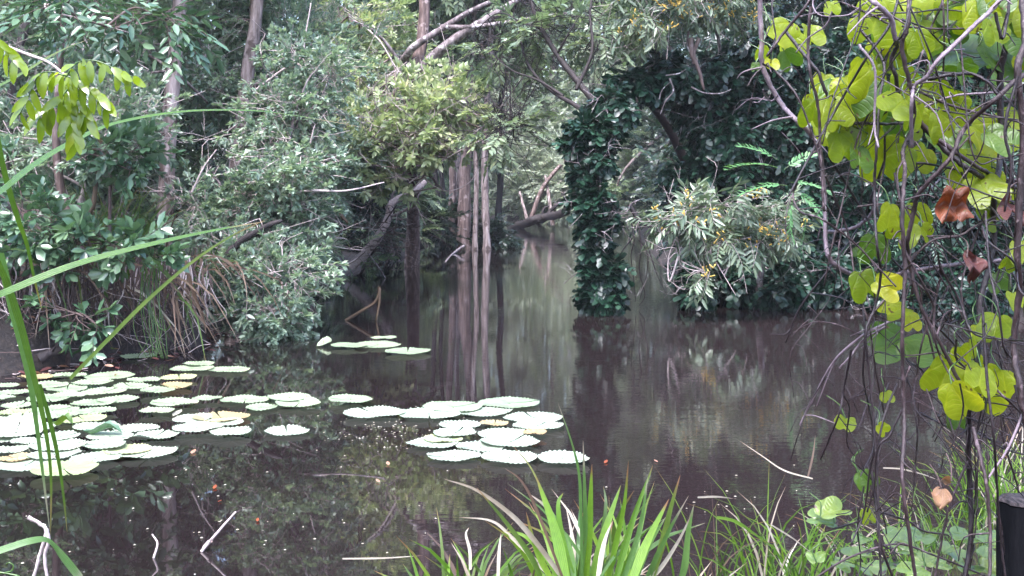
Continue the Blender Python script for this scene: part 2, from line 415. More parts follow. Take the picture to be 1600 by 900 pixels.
def grow(name, label, cat, base, trunk, rt, species, blobs, per=14, group=None, bark='bark_grey', seed=0, limbs=(), twigs=14,
         droop=0.0, size=.38, lo=.75, hi=1.25, roll=.35, jit=.55, crown='crown', stem='trunk', k=9, zmin=.05, two=None, rtip=None, minor=.02, lump=.05, bare=0, barem='twig_pale', barel=(.3, .8), barer=.006):
    """a tree or shrub: trunk (with its small branches), named limbs, crown. trunk / limbs are lists of world points."""
    r = np.random.default_rng(seed)
    base = np.asarray(base, float)
    root = thing(name, base, label, cat, group)
    g = Geo()
    tp = curve(trunk, 6)
    rad_ = np.linspace(rt, rtip if rtip is not None else rt * .35, len(tp)); rad_[:7] *= np.linspace(1.55, 1.0, 7)   # the foot flares
    add_tube(g, tp, 0, 0, k, 0, lump, rad_)
    pos, dirs, cs = in_clumps(blobs, r, per, size, droop=droop, jit=jit)
    ok = pos[:, 2] > zmin
    pos, dirs = pos[ok], dirs[ok]
    if len(cs) and twigs:                                # thin branches out of the trunk into the clumps
        lines = [tp] + [curve(l[1], 6) for l in limbs]
        allp = np.vstack([q[len(q) // 4:] for q in lines])
        for qc in cs[r.permutation(len(cs))[:twigs]]:
            s0 = allp[np.argmin(np.linalg.norm(allp - qc, axis=1) + r.uniform(0, .8, len(allp)))]
            mid = (s0 + qc) / 2 + r.normal(0, .12, 3) * np.linalg.norm(qc - s0)
            L = np.linalg.norm(qc - s0)
            add_tube(g, curve([s0, mid, qc], 5), min(minor * (.5 + L * .35), rt * .6), minor * .25, 5, 0, .08)
    for _ in range(bare):                                # leafless forked twigs that show between the leaves
        bc, br, _n = blobs[r.integers(len(blobs))]
        br = np.broadcast_to(np.asarray(br, float), 3)
        e = nrm(r.normal(0, 1, 3)); p0 = np.asarray(bc) + e * br * r.uniform(.3, 1.1)
        d = nrm(e * .5 + r.normal(0, 1, 3)); L_ = r.uniform(*barel)
        q = curve([p0, p0 + d * L_ * .35 + r.normal(0, .08, 3) * L_, p0 + d * L_ * .7 + r.normal(0, .12, 3) * L_, p0 + d * L_ + r.normal(0, .16, 3) * L_], 3)
        if q[:, 2].min() < .03: continue
        rr = barer * r.uniform(.5, 1.3)
        add_tube(g, q, rr, rr * .4, 4, 1)
        for _k in range(r.integers(1, 4)):
            s_ = q[r.integers(2, len(q) - 1)]; d2 = nrm(d + r.normal(0, .7, 3)) * L_ * r.uniform(.2, .5)
            add_tube(g, curve([s_, s_ + d2 * .5 + r.normal(0, .1, 3) * L_ * .4, s_ + d2], 3), rr * .6, rr * .25, 4, 1)
    g.build(stem, [M[bark], M[barem]], root, base)
    for nm, lp, r0, r1, bk in limbs:
        gl = Geo(); q = curve(lp, 6)
        add_tube(gl, q, r0, r1, 7, 0, .07)
        gl.build(nm, M[bk], root, base)
    if len(pos):
        gc = Geo()
        if two:                                          # a share of the sprays of another species look
            q = r.random(len(pos)) < two[1]
            S[species].fill(gc, pos[~q], dirs[~q], r, lo, hi, roll)
            sp2 = S[two[0]]
            sp2.fill(gc, pos[q], dirs[q], r, lo, hi, roll)
        else:
            S[species].fill(gc, pos, dirs, r, lo, hi, roll)
        gc.build(crown, [M[S[species].leaf], M[S[species].twig]], root, base)
    return root

# ------------------------------------------------------------------ the setting
shore_px = [(-420, 640), (-160, 606), (0, 588), (120, 566), (230, 548), (318, 541), (345, 505), (405, 470), (470, 442), (560, 418),
            (640, 398), (690, 372), (775, 358), (785, 350), (905, 348), (990, 350), (1000, 372), (1040, 425), (1150, 468), (1260, 478), (1400, 488), (1560, 500),
            (1900, 520)]
shore = np.array([W(a, b)[:2] for a, b in shore_px] + [(7.0, 7.5), (5.0, 5.3), (3.2, 4.75), (2.0, 4.45), (.9, 4.2), (-.6, 4.1), (-1.6, 3.7), (-3.2, 3.0), (-7.0, 3.0), (-7.5, 7.0)])


def pond_d(x, y):
    """signed distance to the shore line, positive in the water"""
    x = np.asarray(x, float); y = np.asarray(y, float)
    a, b = shore, np.roll(shore, -1, 0)
    best = np.full(x.shape, 1e9); inside = np.zeros(x.shape, bool)
    for (x0, y0), (x1, y1) in zip(a, b):
        ex, ey = x1 - x0, y1 - y0
        t = np.clip(((x - x0) * ex + (y - y0) * ey) / (ex * ex + ey * ey), 0, 1)
        best = np.minimum(best, np.hypot(x - x0 - t * ex, y - y0 - t * ey))
        c = ((y0 > y) != (y1 > y)) & (x < ex * (y - y0) / (ey if abs(ey) > 1e-9 else 1e-9) + x0)
        inside ^= c
    return np.where(inside, best, -best)


def hgt(x, y):
    x = np.asarray(x, float); y = np.asarray(y, float)
    d = pond_d(x, y)
    o = -d
    steep = np.clip((y - 7.0) / 2.0, 0, 1)              # gentle shore near the viewer, cut banks beyond
    left = np.clip((-x - 1.5) / 2.0, 0, 1) * np.clip((16 - y) / 3, 0, 1)
    top = .28 + .42 * left
    bank = top * (1 - np.exp(-np.maximum(o, 0) / .22)) + .03 * np.maximum(o, 0)
    near = .10 * np.clip(np.maximum(o, 0), 0, 6) ** .9
    lump = .05 * np.sin(2.1 * x + .7 * y) * np.sin(1.7 * y - .4 * x) + .025 * np.sin(6.3 * x + 2) * np.sin(5.7 * y)
    z = np.where(o > 0, near * (1 - steep) + bank * steep + lump * np.clip(o * 2, 0, 1), -.55 * (1 - np.exp(-np.maximum(d, 0) / (.25 + 1.2 * (1 - steep)))))
    return z


def base_at(x, y):
    return np.array([x, y, float(hgt(x, y))])


def grid_axis(lo, hi, a, b, fine, coarse):
    s = [np.arange(lo, a, coarse), np.arange(a, b, fine), np.arange(b, hi + coarse, coarse)]
    return np.concatenate(s)


gx = grid_axis(-150, 150, -8, 9, .11, 2.5)
gy = grid_axis(-30, 300, 1, 22, .11, 2.5)
X, Y = np.meshgrid(gx, gy, indexing='ij')
Z = hgt(X, Y)
nx, ny = X.shape
Z = Z + np.where((np.abs(X) < 9) & (Y > 1) & (Y < 22), rng.normal(0, .008, X.shape), 0)
i, j = np.meshgrid(np.arange(nx - 1), np.arange(ny - 1), indexing='ij')
q = i * ny + j
g = Geo().add(np.stack([X, Y, Z], -1).reshape(-1, 3), np.stack([q, q + ny, q + ny + 1, q + 1], -1).reshape(-1, 4))
m, nt, out = new_mat('peat and leaf litter')
N, L = nt.nodes.new, nt.links.new
tc = N('ShaderNodeTexCoord')
n1 = N('ShaderNodeTexNoise'); n1.inputs['Scale'].default_value = 14; n1.inputs['Detail'].default_value = 8; n1.inputs['Roughness'].default_value = .7
L(tc.outputs['Object'], n1.inputs['Vector'])
rp = ramp(nt, [(.3, G(.006, .004, .004)), (.5, G(.016, .011, .009)), (.66, G(.04, .027, .021)), (.78, G(.10, .07, .05))])
L(n1.outputs['Fac'], rp.inputs[0])
pb = N('ShaderNodeBsdfPrincipled'); pb.inputs['Roughness'].default_value = .8
L(rp.outputs[0], pb.inputs['Base Color'])
bp = N('ShaderNodeBump'); bp.inputs['Distance'].default_value = .05; bp.inputs['Strength'].default_value = .9
L(n1.outputs['Fac'], bp.inputs['Height']); L(bp.outputs[0], pb.inputs['Normal']); L(pb.outputs[0], out.inputs[0])
tag(g.build('ground', m), kind='structure', label='dark peaty ground and banks around the creek')

# water: one sheet, brown with tannin, with small ripples
m, nt, out = new_mat('brown creek water')
N, L = nt.nodes.new, nt.links.new
tc = N('ShaderNodeTexCoord')
n1 = N('ShaderNodeTexNoise'); n1.inputs['Scale'].default_value = 5.5; n1.inputs['Detail'].default_value = 3
n2 = N('ShaderNodeTexNoise'); n2.inputs['Scale'].default_value = .35; n2.inputs['Detail'].default_value = 2
n3 = N('ShaderNodeTexNoise'); n3.inputs['Scale'].default_value = 22; n3.inputs['Detail'].default_value = 2
mp = N('ShaderNodeMapping'); mp.inputs['Scale'].default_value = (.6, 1.6, 1)
L(tc.outputs['Object'], mp.inputs[0]); L(mp.outputs[0], n1.inputs['Vector']); L(tc.outputs['Object'], n2.inputs['Vector']); L(mp.outputs[0], n3.inputs['Vector'])
ad = N('ShaderNodeMath'); ad.operation = 'MULTIPLY_ADD'; ad.inputs[1].default_value = .22
L(n3.outputs['Fac'], ad.inputs[0]); L(n1.outputs['Fac'], ad.inputs[2])
st = N('ShaderNodeMapRange'); st.inputs[1].default_value = .38; st.inputs[2].default_value = .62; st.inputs[3].default_value = .25; st.inputs[4].default_value = 1.0
L(n2.outputs['Fac'], st.inputs[0])
# the open channel carries more ripple than the still left corner among the pads
sx = N('ShaderNodeSeparateXYZ'); L(tc.outputs['Object'], sx.inputs[0])
md = N('ShaderNodeMapRange'); md.inputs[1].default_value = -.6; md.inputs[2].default_value = 1.3; md.inputs[3].default_value = .05; md.inputs[4].default_value = 1.0
L(sx.outputs[0], md.inputs[0])
my = N('ShaderNodeMapRange'); my.inputs[1].default_value = 7; my.inputs[2].default_value = 11; my.inputs[3].default_value = 0; my.inputs[4].default_value = .5
L(sx.outputs[1], my.inputs[0])
mm = N('ShaderNodeMath'); mm.operation = 'MAXIMUM'; L(md.outputs[0], mm.inputs[0]); L(my.outputs[0], mm.inputs[1])
ms = N('ShaderNodeMath'); ms.operation = 'MULTIPLY'; L(mm.outputs[0], ms.inputs[0]); L(st.outputs[0], ms.inputs[1])
bp = N('ShaderNodeBump'); bp.inputs['Distance'].default_value = .0019
L(ad.outputs[0], bp.inputs['Height']); L(ms.outputs[0], bp.inputs['Strength'])
pb = N('ShaderNodeBsdfPrincipled'); pb.inputs['IOR'].default_value = 1.55; pb.inputs['Roughness'].default_value = .012
rp = ramp(nt, [(.0, G(.0068, .0046, .0048)), (1, G(.0185, .0128, .0128))])
tu = N('ShaderNodeMapRange'); tu.inputs[1].default_value = -2.2; tu.inputs[2].default_value = 3.5; L(sx.outputs[0], tu.inputs[0])
L(tu.outputs[0], rp.inputs[0])
L(rp.outputs[0], pb.inputs['Base Color']); L(bp.outputs[0], pb.inputs['Normal']); L(pb.outputs[0], out.inputs[0])
g = Geo().add(np.array([(-45, -5, 0), (45, -5, 0), (45, 110, 0), (-45, 110, 0)]), np.array([(0, 1, 2, 3)]))
tag(g.build('water', m, smooth=False), kind='structure', label='still brown creek water mirroring the trees')

# ------------------------------------------------------------------ camera, light
cd = bpy.data.cameras.new('camera'); co = bpy.data.objects.new('camera', cd); C.objects.link(co)
co.location = (0, 0, CZ); co.rotation_euler = (math.pi / 2, 0, 0)
cd.sensor_width = 36; cd.lens = 36 * F / 1600; cd.shift_y = -(450 - HY) / 1600
cd.clip_start = .05; cd.clip_end = 1000
sc = bpy.context.scene
sc.camera = co
wd = bpy.data.worlds.new('World'); sc.world = wd; wd.use_nodes = True
nt = wd.node_tree
bg = nt.nodes['Background']
sky = nt.nodes.new('ShaderNodeTexSky'); sky.sky_type = 'NISHITA'; sky.sun_disc = False
SUN_EL, SUN_ROT = math.radians(64), math.radians(200)
sky.sun_elevation = SUN_EL; sky.sun_rotation = SUN_ROT
sky.air_density = 1.2; sky.dust_density = 4.0; sky.ozone_density = 1.0
nt.links.new(sky.outputs[0], bg.inputs[0]); bg.inputs[1].default_value = .15
sl = bpy.data.lights.new('sun', 'SUN'); sl.energy = 1.5; sl.angle = math.radians(22); sl.color = (1, .97, .95)
so = bpy.data.objects.new('sun', sl); C.objects.link(so)
# Nishita: rotation 0 puts the sun at +Y, turning clockwise seen from above
sd = np.array([math.sin(SUN_ROT) * math.cos(SUN_EL), math.cos(SUN_ROT) * math.cos(SUN_EL), math.sin(SUN_EL)])
from mathutils import Vector
so.rotation_euler = Vector(sd).to_track_quat('Z', 'Y').to_euler()
sc.view_settings.view_transform = 'Standard'; sc.view_settings.look = 'None'; sc.view_settings.gamma = 1
sc.view_settings.exposure = 2.65
sc.view_settings.use_white_balance = True            # the camera's cool white balance
sc.view_settings.white_balance_temperature = 5850; sc.view_settings.white_balance_tint = 15
cy = sc.cycles
cy.max_bounces = 7; cy.diffuse_bounces = 3; cy.glossy_bounces = 3; cy.transmission_bounces = 4; cy.transparent_max_bounces = 4
cy.use_denoising = True
cy.caustics_reflective = False; cy.caustics_refractive = False
sc.render.film_transparent = False

# ------------------------------------------------------------------ trees and shrubs, far to near
def blob(px, py, Y, rx, rz=None, n=20, ry=None):
    """an ellipsoid of foliage centred on the sight line through (px, py) at Y; radii in metres"""
    return (P(px, py, Y), (rx, ry or rx, rz or rx), n)


def column(x, y, z0, z1, r, n, taper=.5):
    k = max(2, int((z1 - z0) / (r * 1.1)))
    return [((x, y, z0 + (z1 - z0) * (t + .5) / k), (r * (1 - taper * t / k), r * (1 - taper * t / k), r * .9), max(3, int(n / k))) for t in range(k)]


def filler(name, label, px, Y, r, z0, z1, sp, n, seed, bark='bark_grey', per=12, group=None, cat='tree', rt=None, size=.45, lean=0, zt=None, **kw):
    x = (px - 800) / F * Y
    b = base_at(x, Y)
    tr = [b - (0, 0, .3), b + (.1 + lean * .3, 0, (z1 - b[2]) * .35), b + (lean * .7 - .1, .1, (z1 - b[2]) * .7), b + (lean, 0, (z1 - b[2]) * .95)]
    return grow(name, label, cat, b, tr, rt or r * .06 + .03, sp, column(x + lean * .6, Y, z0, z1, r, n), per, group, bark, seed, size=size, **kw)


# a far wood that reads as one mass closes every gap behind the trees one can tell apart
r = np.random.default_rng(5)
g = Geo()
a = r.uniform(-math.pi * .52, math.pi * .52, 9000)
rad = np.where(r.random(9000) < .5, r.uniform(84, 92, 9000), r.uniform(92, 110, 9000))
pp = np.stack([np.sin(a) * rad * .75, np.cos(a) * rad, 26 * r.random(9000) ** .9 * (1 + .15 * np.sin(a * 23))], -1)
v, f = leaf4(.9, .5); 
for k in range(3):
    S_big = spray(np.random.default_rng(k), L=2.6, n=16, l=.85, w=.4, simple=True, thick=.03)
    q = np.arange(9000) % 3 == k
    dd = r.normal(0, 1, (q.sum(), 3)); dd[:, 1] -= .6
    R = frames(dd, UP + r.normal(0, .4, (q.sum(), 3)))
    g.add(*place(S_big[0], S_big[1], pp[q], R, r.uniform(.7, 1.3, q.sum())), 0)
tag(g.build('far_woods', [M['leaf_far']]), kind='stuff', label='pale green woods closing the view up the creek')

FG = 'trees far up the creek'
FAR = [  # px, Y, radius, z0, z1, species, clumps, label
    (560, 50, 3.2, .8, 19, 'farmid', 150, 'tall green tree far up the creek, behind the pale leafy tree'),
    (655, 56, 3.4, .8, 21, 'far', 160, 'pale tall tree far up the creek, behind the papery trunks'),
    (735, 66, 3.6, .5, 22, 'far', 170, 'pale tree far up the creek between the papery trunks and the channel'),
    (800, 72, 3.6, .5, 24, 'far', 170, 'pale tall tree closing the end of the channel on its left'),
    (862, 70, 3.2, .4, 20, 'far', 160, 'pale bushy tree closing the middle of the channel, above the fallen log'),
    (925, 64, 3.4, .4, 21, 'farmid', 160, 'mid green tree at the end of the channel, right behind the creeper column'),
    (985, 55, 3.2, .5, 19, 'far', 150, 'pale tree far up the creek, seen through the gap under the creeper arch'),
    (1045, 48, 3.2, .5, 18, 'farmid', 150, 'green tree far up the creek, behind the creeper arch'),
    (1130, 40, 3.0, .5, 16, 'fard', 140, 'dark tree up the right bank, behind the creeper thicket'),
]
for k, (px, Y_, rr, z0, z1, sp, n, lab) in enumerate(FAR):
    filler('canopy_tree', lab, px, Y_, rr, z0, z1, sp, n, 100 + k, 'bark_pale', 13, FG, twigs=18, size=.6, minor=.05)

# second row, closing both banks and giving the water something tall to mirror
MIDL = [
    (-230, 15.5, 2.2, .3, 9.5, 'dark', 110, 'tall dark tree on the left bank, outside the left edge'),
    (-20, 17.0, 1.9, .3, 9.5, 'dark', 120, 'dark leafy tree at the back of the left bank, by the left edge'),
    (130, 16.0, 1.6, .3, 8.5, 'mid', 120, 'green tree at the back of the left bank, behind the yellow green sprig'),
    (255, 18.5, 1.9, .3, 10, 'dark', 120, 'dark tree behind the left pale trunk'),
    (400, 21.0, 2.1, .3, 11, 'mid', 130, 'tall green tree behind the right pale trunk of the left bank'),
    (520, 27.0, 2.3, .3, 13, 'mid', 130, 'tall green tree behind the pale leafy tree'),
    (625, 38.0, 2.4, .4, 15, 'farmid', 120, 'green tree behind the lichen covered leaning limbs'),
]
for k, (px, Y_, rr, z0, z1, sp, n, lab) in enumerate(MIDL):
    filler('forest_tree', lab, px, Y_, rr, z0, z1, sp, n, 200 + k, 'bark_grey', 14, 'forest trees behind the banks', size=.5)
MIDR = [
    (1150, 27.0, 1.7, .3, 12, 'dark', 120, 'dark tree behind the creeper arch, tallest of the right bank'),
    (1190, 22.0, 1.9, .2, 10.5, 'dark', 130, 'dark forest tree behind the creeper thicket'),
    (1310, 19.5, 1.8, .2, 9.5, 'dark', 130, 'dark forest tree behind the lobed vine leaves'),
    (1430, 18.5, 1.8, .2, 9.5, 'dark', 130, 'dark forest tree behind the tangle of vine stems'),
    (1560, 18.0, 1.9, .2, 9.5, 'dark', 130, 'dark forest tree behind the thick upright vine stems'),
    (1720, 17.0, 2.0, .2, 9.0, 'dark', 120, 'dark forest tree outside the right edge'),
]
for k, (px, Y_, rr, z0, z1, sp, n, lab) in enumerate(MIDR):
    filler('forest_tree', lab, px, Y_, rr, z0, z1, sp, n, 220 + k, 'bark_dark', 14, 'forest trees behind the banks', size=.5)

# paper barks standing in the water, in the middle distance
PB = [  # base px, base py, top px, radius, bark, label
    (690, 384, 676, .10, 'bark_dark', 'dark thin trunk at the left of the trees standing in the water'),
    (704, 386, 702, .13, 'bark_red', 'dark red trunk second from the left among the trees standing in water'),
    (723, 388, 736, .22, 'bark_red', 'thickest reddish trunk of the trees standing in water'),
    (741, 390, 739, .085, 'bark_pale', 'slim pale trunk close beside the thickest reddish trunk'),
    (759, 390, 761, .125, 'bark_pale', 'pale papery trunk standing in the water nearest the open channel'),
    (711, 385, 714, .09, 'bark_pale', 'thin pale trunk between the dark red and the thickest trunk standing in water'),
    (697, 383, 690, .08, 'bark_dark', 'thin dark trunk between the two leftmost trunks standing in water'),
    (775, 376, 782, .13, 'bark_dark', 'dark trunk at the right of the trees standing in water, by the channel'),
]
for k, (bx, by, tx, rt, bk, lab) in enumerate(PB):
    b = W(bx, by)
    Yb = b[1]
    mid = P((bx + tx) / 2 + (4 if k % 2 else -3), 270, Yb + .2)
    tr = [b - (0, 0, .5), b + (.02, 0, .25), mid, P(tx, 165, Yb + .3), P(tx + 6 * (k - 2), -40, Yb + .4), P(tx + 14 * (k - 2), -230, Yb + .6)]
    bl = [blob(tx + 20 * (k - 2), -120, Yb + .5, 2.2, 2.6, 34)] + ([blob(tx + 10 * (k - 2), 70, Yb + .9, 1.2, 1.0, 8)] if k in (0, 2, 5) else [])
    grow('paperbark_tree', lab, 'tree', b, tr, rt, 'farmid', bl, 13, 'trees standing in the water', bk, 300 + k, twigs=16, size=.55, lump=.1,
         rtip=rt * .5, minor=.05)

# understorey along the left shore back to the trunks
for k, (px, Y_, rr, zt, sp, n, lab) in enumerate([
    (612, 31.5, .6, 2.2, 'farmid', 26, 'low green bush at the water, left of the trees standing in water'),
    (572, 26.0, .6, 2.3, 'dark', 40, 'dark bush at the water behind the branch dipping into it'),
    (455, 22.5, .6, 2.2, 'dark', 30, 'dark bush on the left shore behind the dipping branch'),
    (716, 33.5, .45, .9, 'dark', 14, 'low dark plants at the foot of the thickest reddish trunk'),
    (772, 33.0, .3, .7, 'dark', 8, 'small dark plant at the foot of the trunk nearest the channel'),
    (688, 32.0, .3, 1.0, 'dark', 8, 'small dark bush left of the feet of the trunks in the water'),
    (835, 62, 2.2, 3.0, 'far', 36, 'low pale bush at the far end of the channel, left of the log'),
    (890, 60, 2.0, 3.4, 'far', 36, 'low pale bush at the far end of the channel, above the log'),
    (960, 50, 2.0, 3.5, 'far', 40, 'pale bush far behind the creeper column'),
]):
    filler('waterside_bush', lab, px, Y_, rr, .2, zt, sp, n, 330 + k, 'twig_brown', 13, 'bushes along the water', 'bush', rt=.05, size=.42)

# ---- left bank -----------------------------------------------------
b = base_at(P(268, 400, 13.2)[0], 13.2)
grow('bank_tree', 'tree with a straight pale trunk on the left bank, left of its twin', 'tree', b,
     [b - (0, 0, .3), P(258, 380, 13.2), P(262, 240, 13.2), P(272, 110, 13.2), P(285, -60, 13.3), P(300, -320, 13.5)], .105, 'left',
     [blob(170, 60, 13.9, .75, .8, 22), blob(330, 110, 14.6, .6, .8, 20), blob(230, -130, 13.6, 1.1, .8, 30), blob(130, 180, 13.2, .5, .6, 12), blob(300, -330, 13.8, 1.2, 1.2, 36)],
     16, None, 'bark_pale', 1, rtip=.07, zmin=1.2, bare=102)
b = base_at(P(372, 400, 14.2)[0], 14.2)
grow('bank_tree', 'tree with a slightly leaning pale trunk on the left bank, right of its twin', 'tree', b,
     [b - (0, 0, .3), P(364, 350, 14.2), P(374, 220, 14.2), P(386, 120, 14.2), P(402, 0, 14.3), P(415, -320, 14.5)], .10, 'left_alt',
     [blob(460, 90, 15.2, .75, .9, 26), blob(330, 20, 15.4, .7, .8, 18), blob(440, -140, 14.8, 1.1, 1.0, 32), blob(415, -330, 14.8, 1.3, 1.2, 36), blob(320, 260, 15.4, .5, .5, 10)],
     16, None, 'bark_pale', 2, rtip=.075, zmin=1.0, bare=119,
     limbs=[('limb', [P(390, 140, 14.2), P(420, 118, 14.1), P(455, 95, 14.0), P(500, 60, 14.0)], .035, .01, 'bark_grey')])
b = base_at(P(30, 400, 12.2)[0], 12.2)
grow('bank_tree', 'small dark leaved tree at the left edge of the left bank', 'tree', b,
     [b - (0, 0, .3), P(14, 300, 12.2), P(20, 120, 12.3), P(60, -40, 12.4), P(70, -260, 12.5)], .07, 'left',
     [blob(50, 90, 12.4, .75, .7, 24), blob(-20, 230, 12.2, .6, .6, 16), blob(90, -90, 12.4, .9, .8, 26), blob(-60, -60, 12.4, .9, .9, 24), blob(70, -260, 12.5, 1.1, .9, 26)],
     15, None, 'bark_grey', 3, zmin=1.0, bare=85)
b = base_at(P(120, 380, 11.6)[0], 11.6)
grow('bank_shrub', 'grey green fine leaved shrub on the left bank under the yellow green sprig', 'shrub', b,
     [b - (0, 0, .2), P(120, 340, 11.6), P(150, 250, 11.5), P(190, 170, 11.5)], .035, 'left',
     [blob(165, 215, 11.5, .55, .45, 20), blob(60, 210, 11.7, .5, .45, 16)], 14, None, 'twig_pale', 4, zmin=1.85, bare=68)
b = base_at(P(140, 380, 10.4)[0], 11.0)
grow('drooping_tree', 'branch of large drooping grey green leaves hanging into the top left corner', 'tree', b,
     [b - (0, 0, .3), P(96, 300, 11.0), P(92, 130, 10.9), P(110, -40, 10.8), P(140, -160, 10.6)], .05, 'bigdroop',
     [blob(160, 15, 10.2, .5, .18, 10), blob(80, -20, 10.4, .5, .25, 8), blob(235, 20, 10.3, .25, .15, 4)], 6, None, 'bark_red', 5, size=.3, zmin=2.6,
     limbs=[('limb', [P(110, -40, 10.8), P(70, 10, 10.4), P(130, 30, 10.2), P(205, 52, 10.1)], .012, .004, 'twig_pale')])

# the fine leaved shrub that hangs over the water
b = base_at(P(350, 470, 12.4)[0] - .5, 13.0)
sh = [P(400, 250, 13.4), P(450, 250, 13.2)]
grow('overhanging_shrub', 'fine leaved grey green shrub leaning over the water from the left bank', 'shrub', b,
     [b - (0, 0, .2), P(365, 400, 12.9), P(400, 330, 12.8), P(440, 270, 12.9), P(460, 180, 13.1)], .05, 'left',
     [blob(425, 330, 12.9, .40, .35, 20), blob(450, 262, 12.9, .4, .4, 20), blob(440, 190, 13.4, .5, .45, 20), blob(370, 425, 12.4, .40, .28, 18),
      blob(430, 440, 12.2, .36, .32, 18), blob(420, 485, 12.0, .2, .12, 9), blob(455, 375, 12.9, .25, .25, 9), blob(320, 345, 12.9, .28, .35, 9), blob(470, 130, 13.4, .55, .45, 20)],
     13, None, 'bark_grey', 6, twigs=26, droop=.15, size=.3, zmin=.08, minor=.016, bare=187,
     limbs=[('limb', [P(400, 330, 12.8), P(470, 300, 12.6), P(540, 298, 12.6), P(600, 285, 12.8)], .02, .006, 'twig_pale'),
            ('limb', [P(365, 400, 12.9), P(395, 420, 12.4), P(412, 470, 12.1), P(440, 505, 12.0), P(472, 505, 12.0)], .014, .004, 'twig_pale')])

# the pale leafy tree in the middle with its lichen covered limbs
b = base_at(P(640, 400, 24.5)[0], 24.5)
grow('pale_leaved_tree', 'pale yellow green tree with thick forked limbs leaning over the creek', 'tree', b,
     [b - (0, 0, .3), P(646, 330, 23.5), P(640, 220, 21.0), P(644, 130, 19.6), P(662, 40, 19.6), P(662, -150, 19.8)], .13, 'pale',
     [blob(555, 205, 19.0, .85, .5, 34), blob(640, 190, 18.6, .7, .45, 28), blob(600, 250, 18.8, .5, .25, 13), blob(500, 150, 19.6, .8, .6, 26),
      blob(700, 165, 18.8, .4, .35, 13), blob(560, 60, 20.4, .9, .7, 24)],
     11, None, 'bark_red', 7, twigs=40, size=.36, rtip=.09, droop=.1, minor=.018, jit=.9, roll=.5, bare=221, barel=(.4, 1.2), barer=.009,
     limbs=[('limb', [P(628, 100, 19.6), P(645, 75, 19.3), P(690, 45, 19.2), P(740, 15, 19.1), P(800, -12, 19.2)], .075, .03, 'bark_grey'),
            ('limb', [P(650, 118, 19.5), P(676, 90, 19.3), P(720, 55, 19.1), P(770, 25, 19.0), P(840, -20, 18.8)], .11, .05, 'bark_grey'),
            ('limb', [P(690, 42, 19.2), P(740, 42, 19.0), P(810, 32, 18.9), P(880, 22, 18.8), P(940, 26, 18.8)], .045, .018, 'bark_grey'),
            ('limb', [P(640, 300, 18.6), P(690, 250, 18.4), P(751, 200, 18.4), P(776, 178, 18.5), P(790, 150, 18.6)], .014, .005, 'twig_pale'),
            ('limb', [P(640, 285, 18.4), P(690, 252, 18.3), P(745, 222, 18.3), P(800, 204, 18.4)], .012, .004, 'twig_pale'),
            ('limb', [P(660, 275, 18.7), P(682, 293, 18.7), P(704, 298, 18.7), P(732, 286, 18.8), P(750, 262, 18.9)], .013, .005, 'twig_pale'),
            ('limb', [P(622, 95, 19.6), P(605, 70, 19.5), P(580, 45, 19.4), P(545, 30, 19.4)], .04, .01, 'bark_grey'),
            ('limb', [P(640, 130, 19.4), P(618, 105, 19.3), P(590, 60, 19.3), P(545, 25, 19.5)], .02, .008, 'twig_pale')])
b = base_at(P(500, 400, 17.5)[0] - .4, 18.5)
grow('bank_shrub', 'mid green shrub on the left shore beneath the pale leafy tree', 'shrub', b,
     [b - (0, 0, .2), P(490, 380, 18.3), P(510, 300, 18.0), P(530, 240, 18.0)], .05, 'left_alt',
     [blob(440, 330, 17.6, .5, .45, 24), blob(497, 305, 18.2, .25, .25, 8), blob(470, 250, 17.8, .7, .6, 30), blob(560, 245, 18.6, .4, .25, 12), blob(465, 392, 17.0, .3, .22, 10)],
     14, None, 'twig_pale', 8, twigs=22, bare=153, barel=(.3, 1.0), barer=.008)
# dry scrub of bare twigs above the dipping branch
g = Geo(); r = np.random.default_rng(9)
b = base_at(P(560, 410, 21.5)[0] - .3, 21.8)
for k in range(110):
    p0 = P(r.uniform(560, 640), r.uniform(325, 395), 21.3) + r.normal(0, .25, 3)
    d = r.normal(0, 1, 3); d[2] = -abs(d[2]) * .3
    d = nrm(d) * r.uniform(.3, .9)
    add_tube(g, curve([p0, p0 + d * .5 + r.normal(0, .06, 3), p0 + d], 4), .008, .003, 4, 0)
t = thing('dead_brush', b, 'tangle of dry brown twigs above the branch dipping into the water', 'brush')
g.build('twig', M['twig_brown'], t, b)
g = Geo()
add_tube(g, curve([b - (0, 0, .2), P(590, 380, 21.6), P(600, 350, 21.4), P(620, 320, 21.3)], 5), .03, .01, 6); g.build('stem', M['bark_dark'], t, b)

# the bare branch that dips into the water
e = W(528, 433)
t = thing('leaning_branch', e, 'bare pale barked branch leaning out of the left shore into the water', 'branch')
g = Geo(); add_tube(g, curve([e - (.15, .1, .3), e, P(562, 405, 21.2), P(590, 372, 21.3), P(607, 340, 21.5), P(612, 318, 21.6), P(645, 300, 21.8), P(664, 285, 22)], 6), .105, .055, 8, 0, .1)
g.build('bough', M['twig_pale'], t, e)
for pts, r0 in [([P(607, 340, 21.5), P(630, 330, 21.4), P(650, 312, 21.4), P(662, 290, 21.5)], .03), ([P(612, 318, 21.6), P(616, 300, 21.7), P(640, 285, 21.9)], .03),
                ([P(590, 378, 21.2), P(606, 362, 21.1), P(617, 355, 21.0), P(621, 330, 21.1)], .018), ([P(575, 396, 21.1), P(590, 415, 20.9), P(601, 432, 20.8), P(606, 440, 20.8)], .015)]:
    g = Geo(); add_tube(g, curve(pts, 5), r0, r0 * .35, 6, 0, .08); g.build('side_branch', M['bark_grey'], t, e)

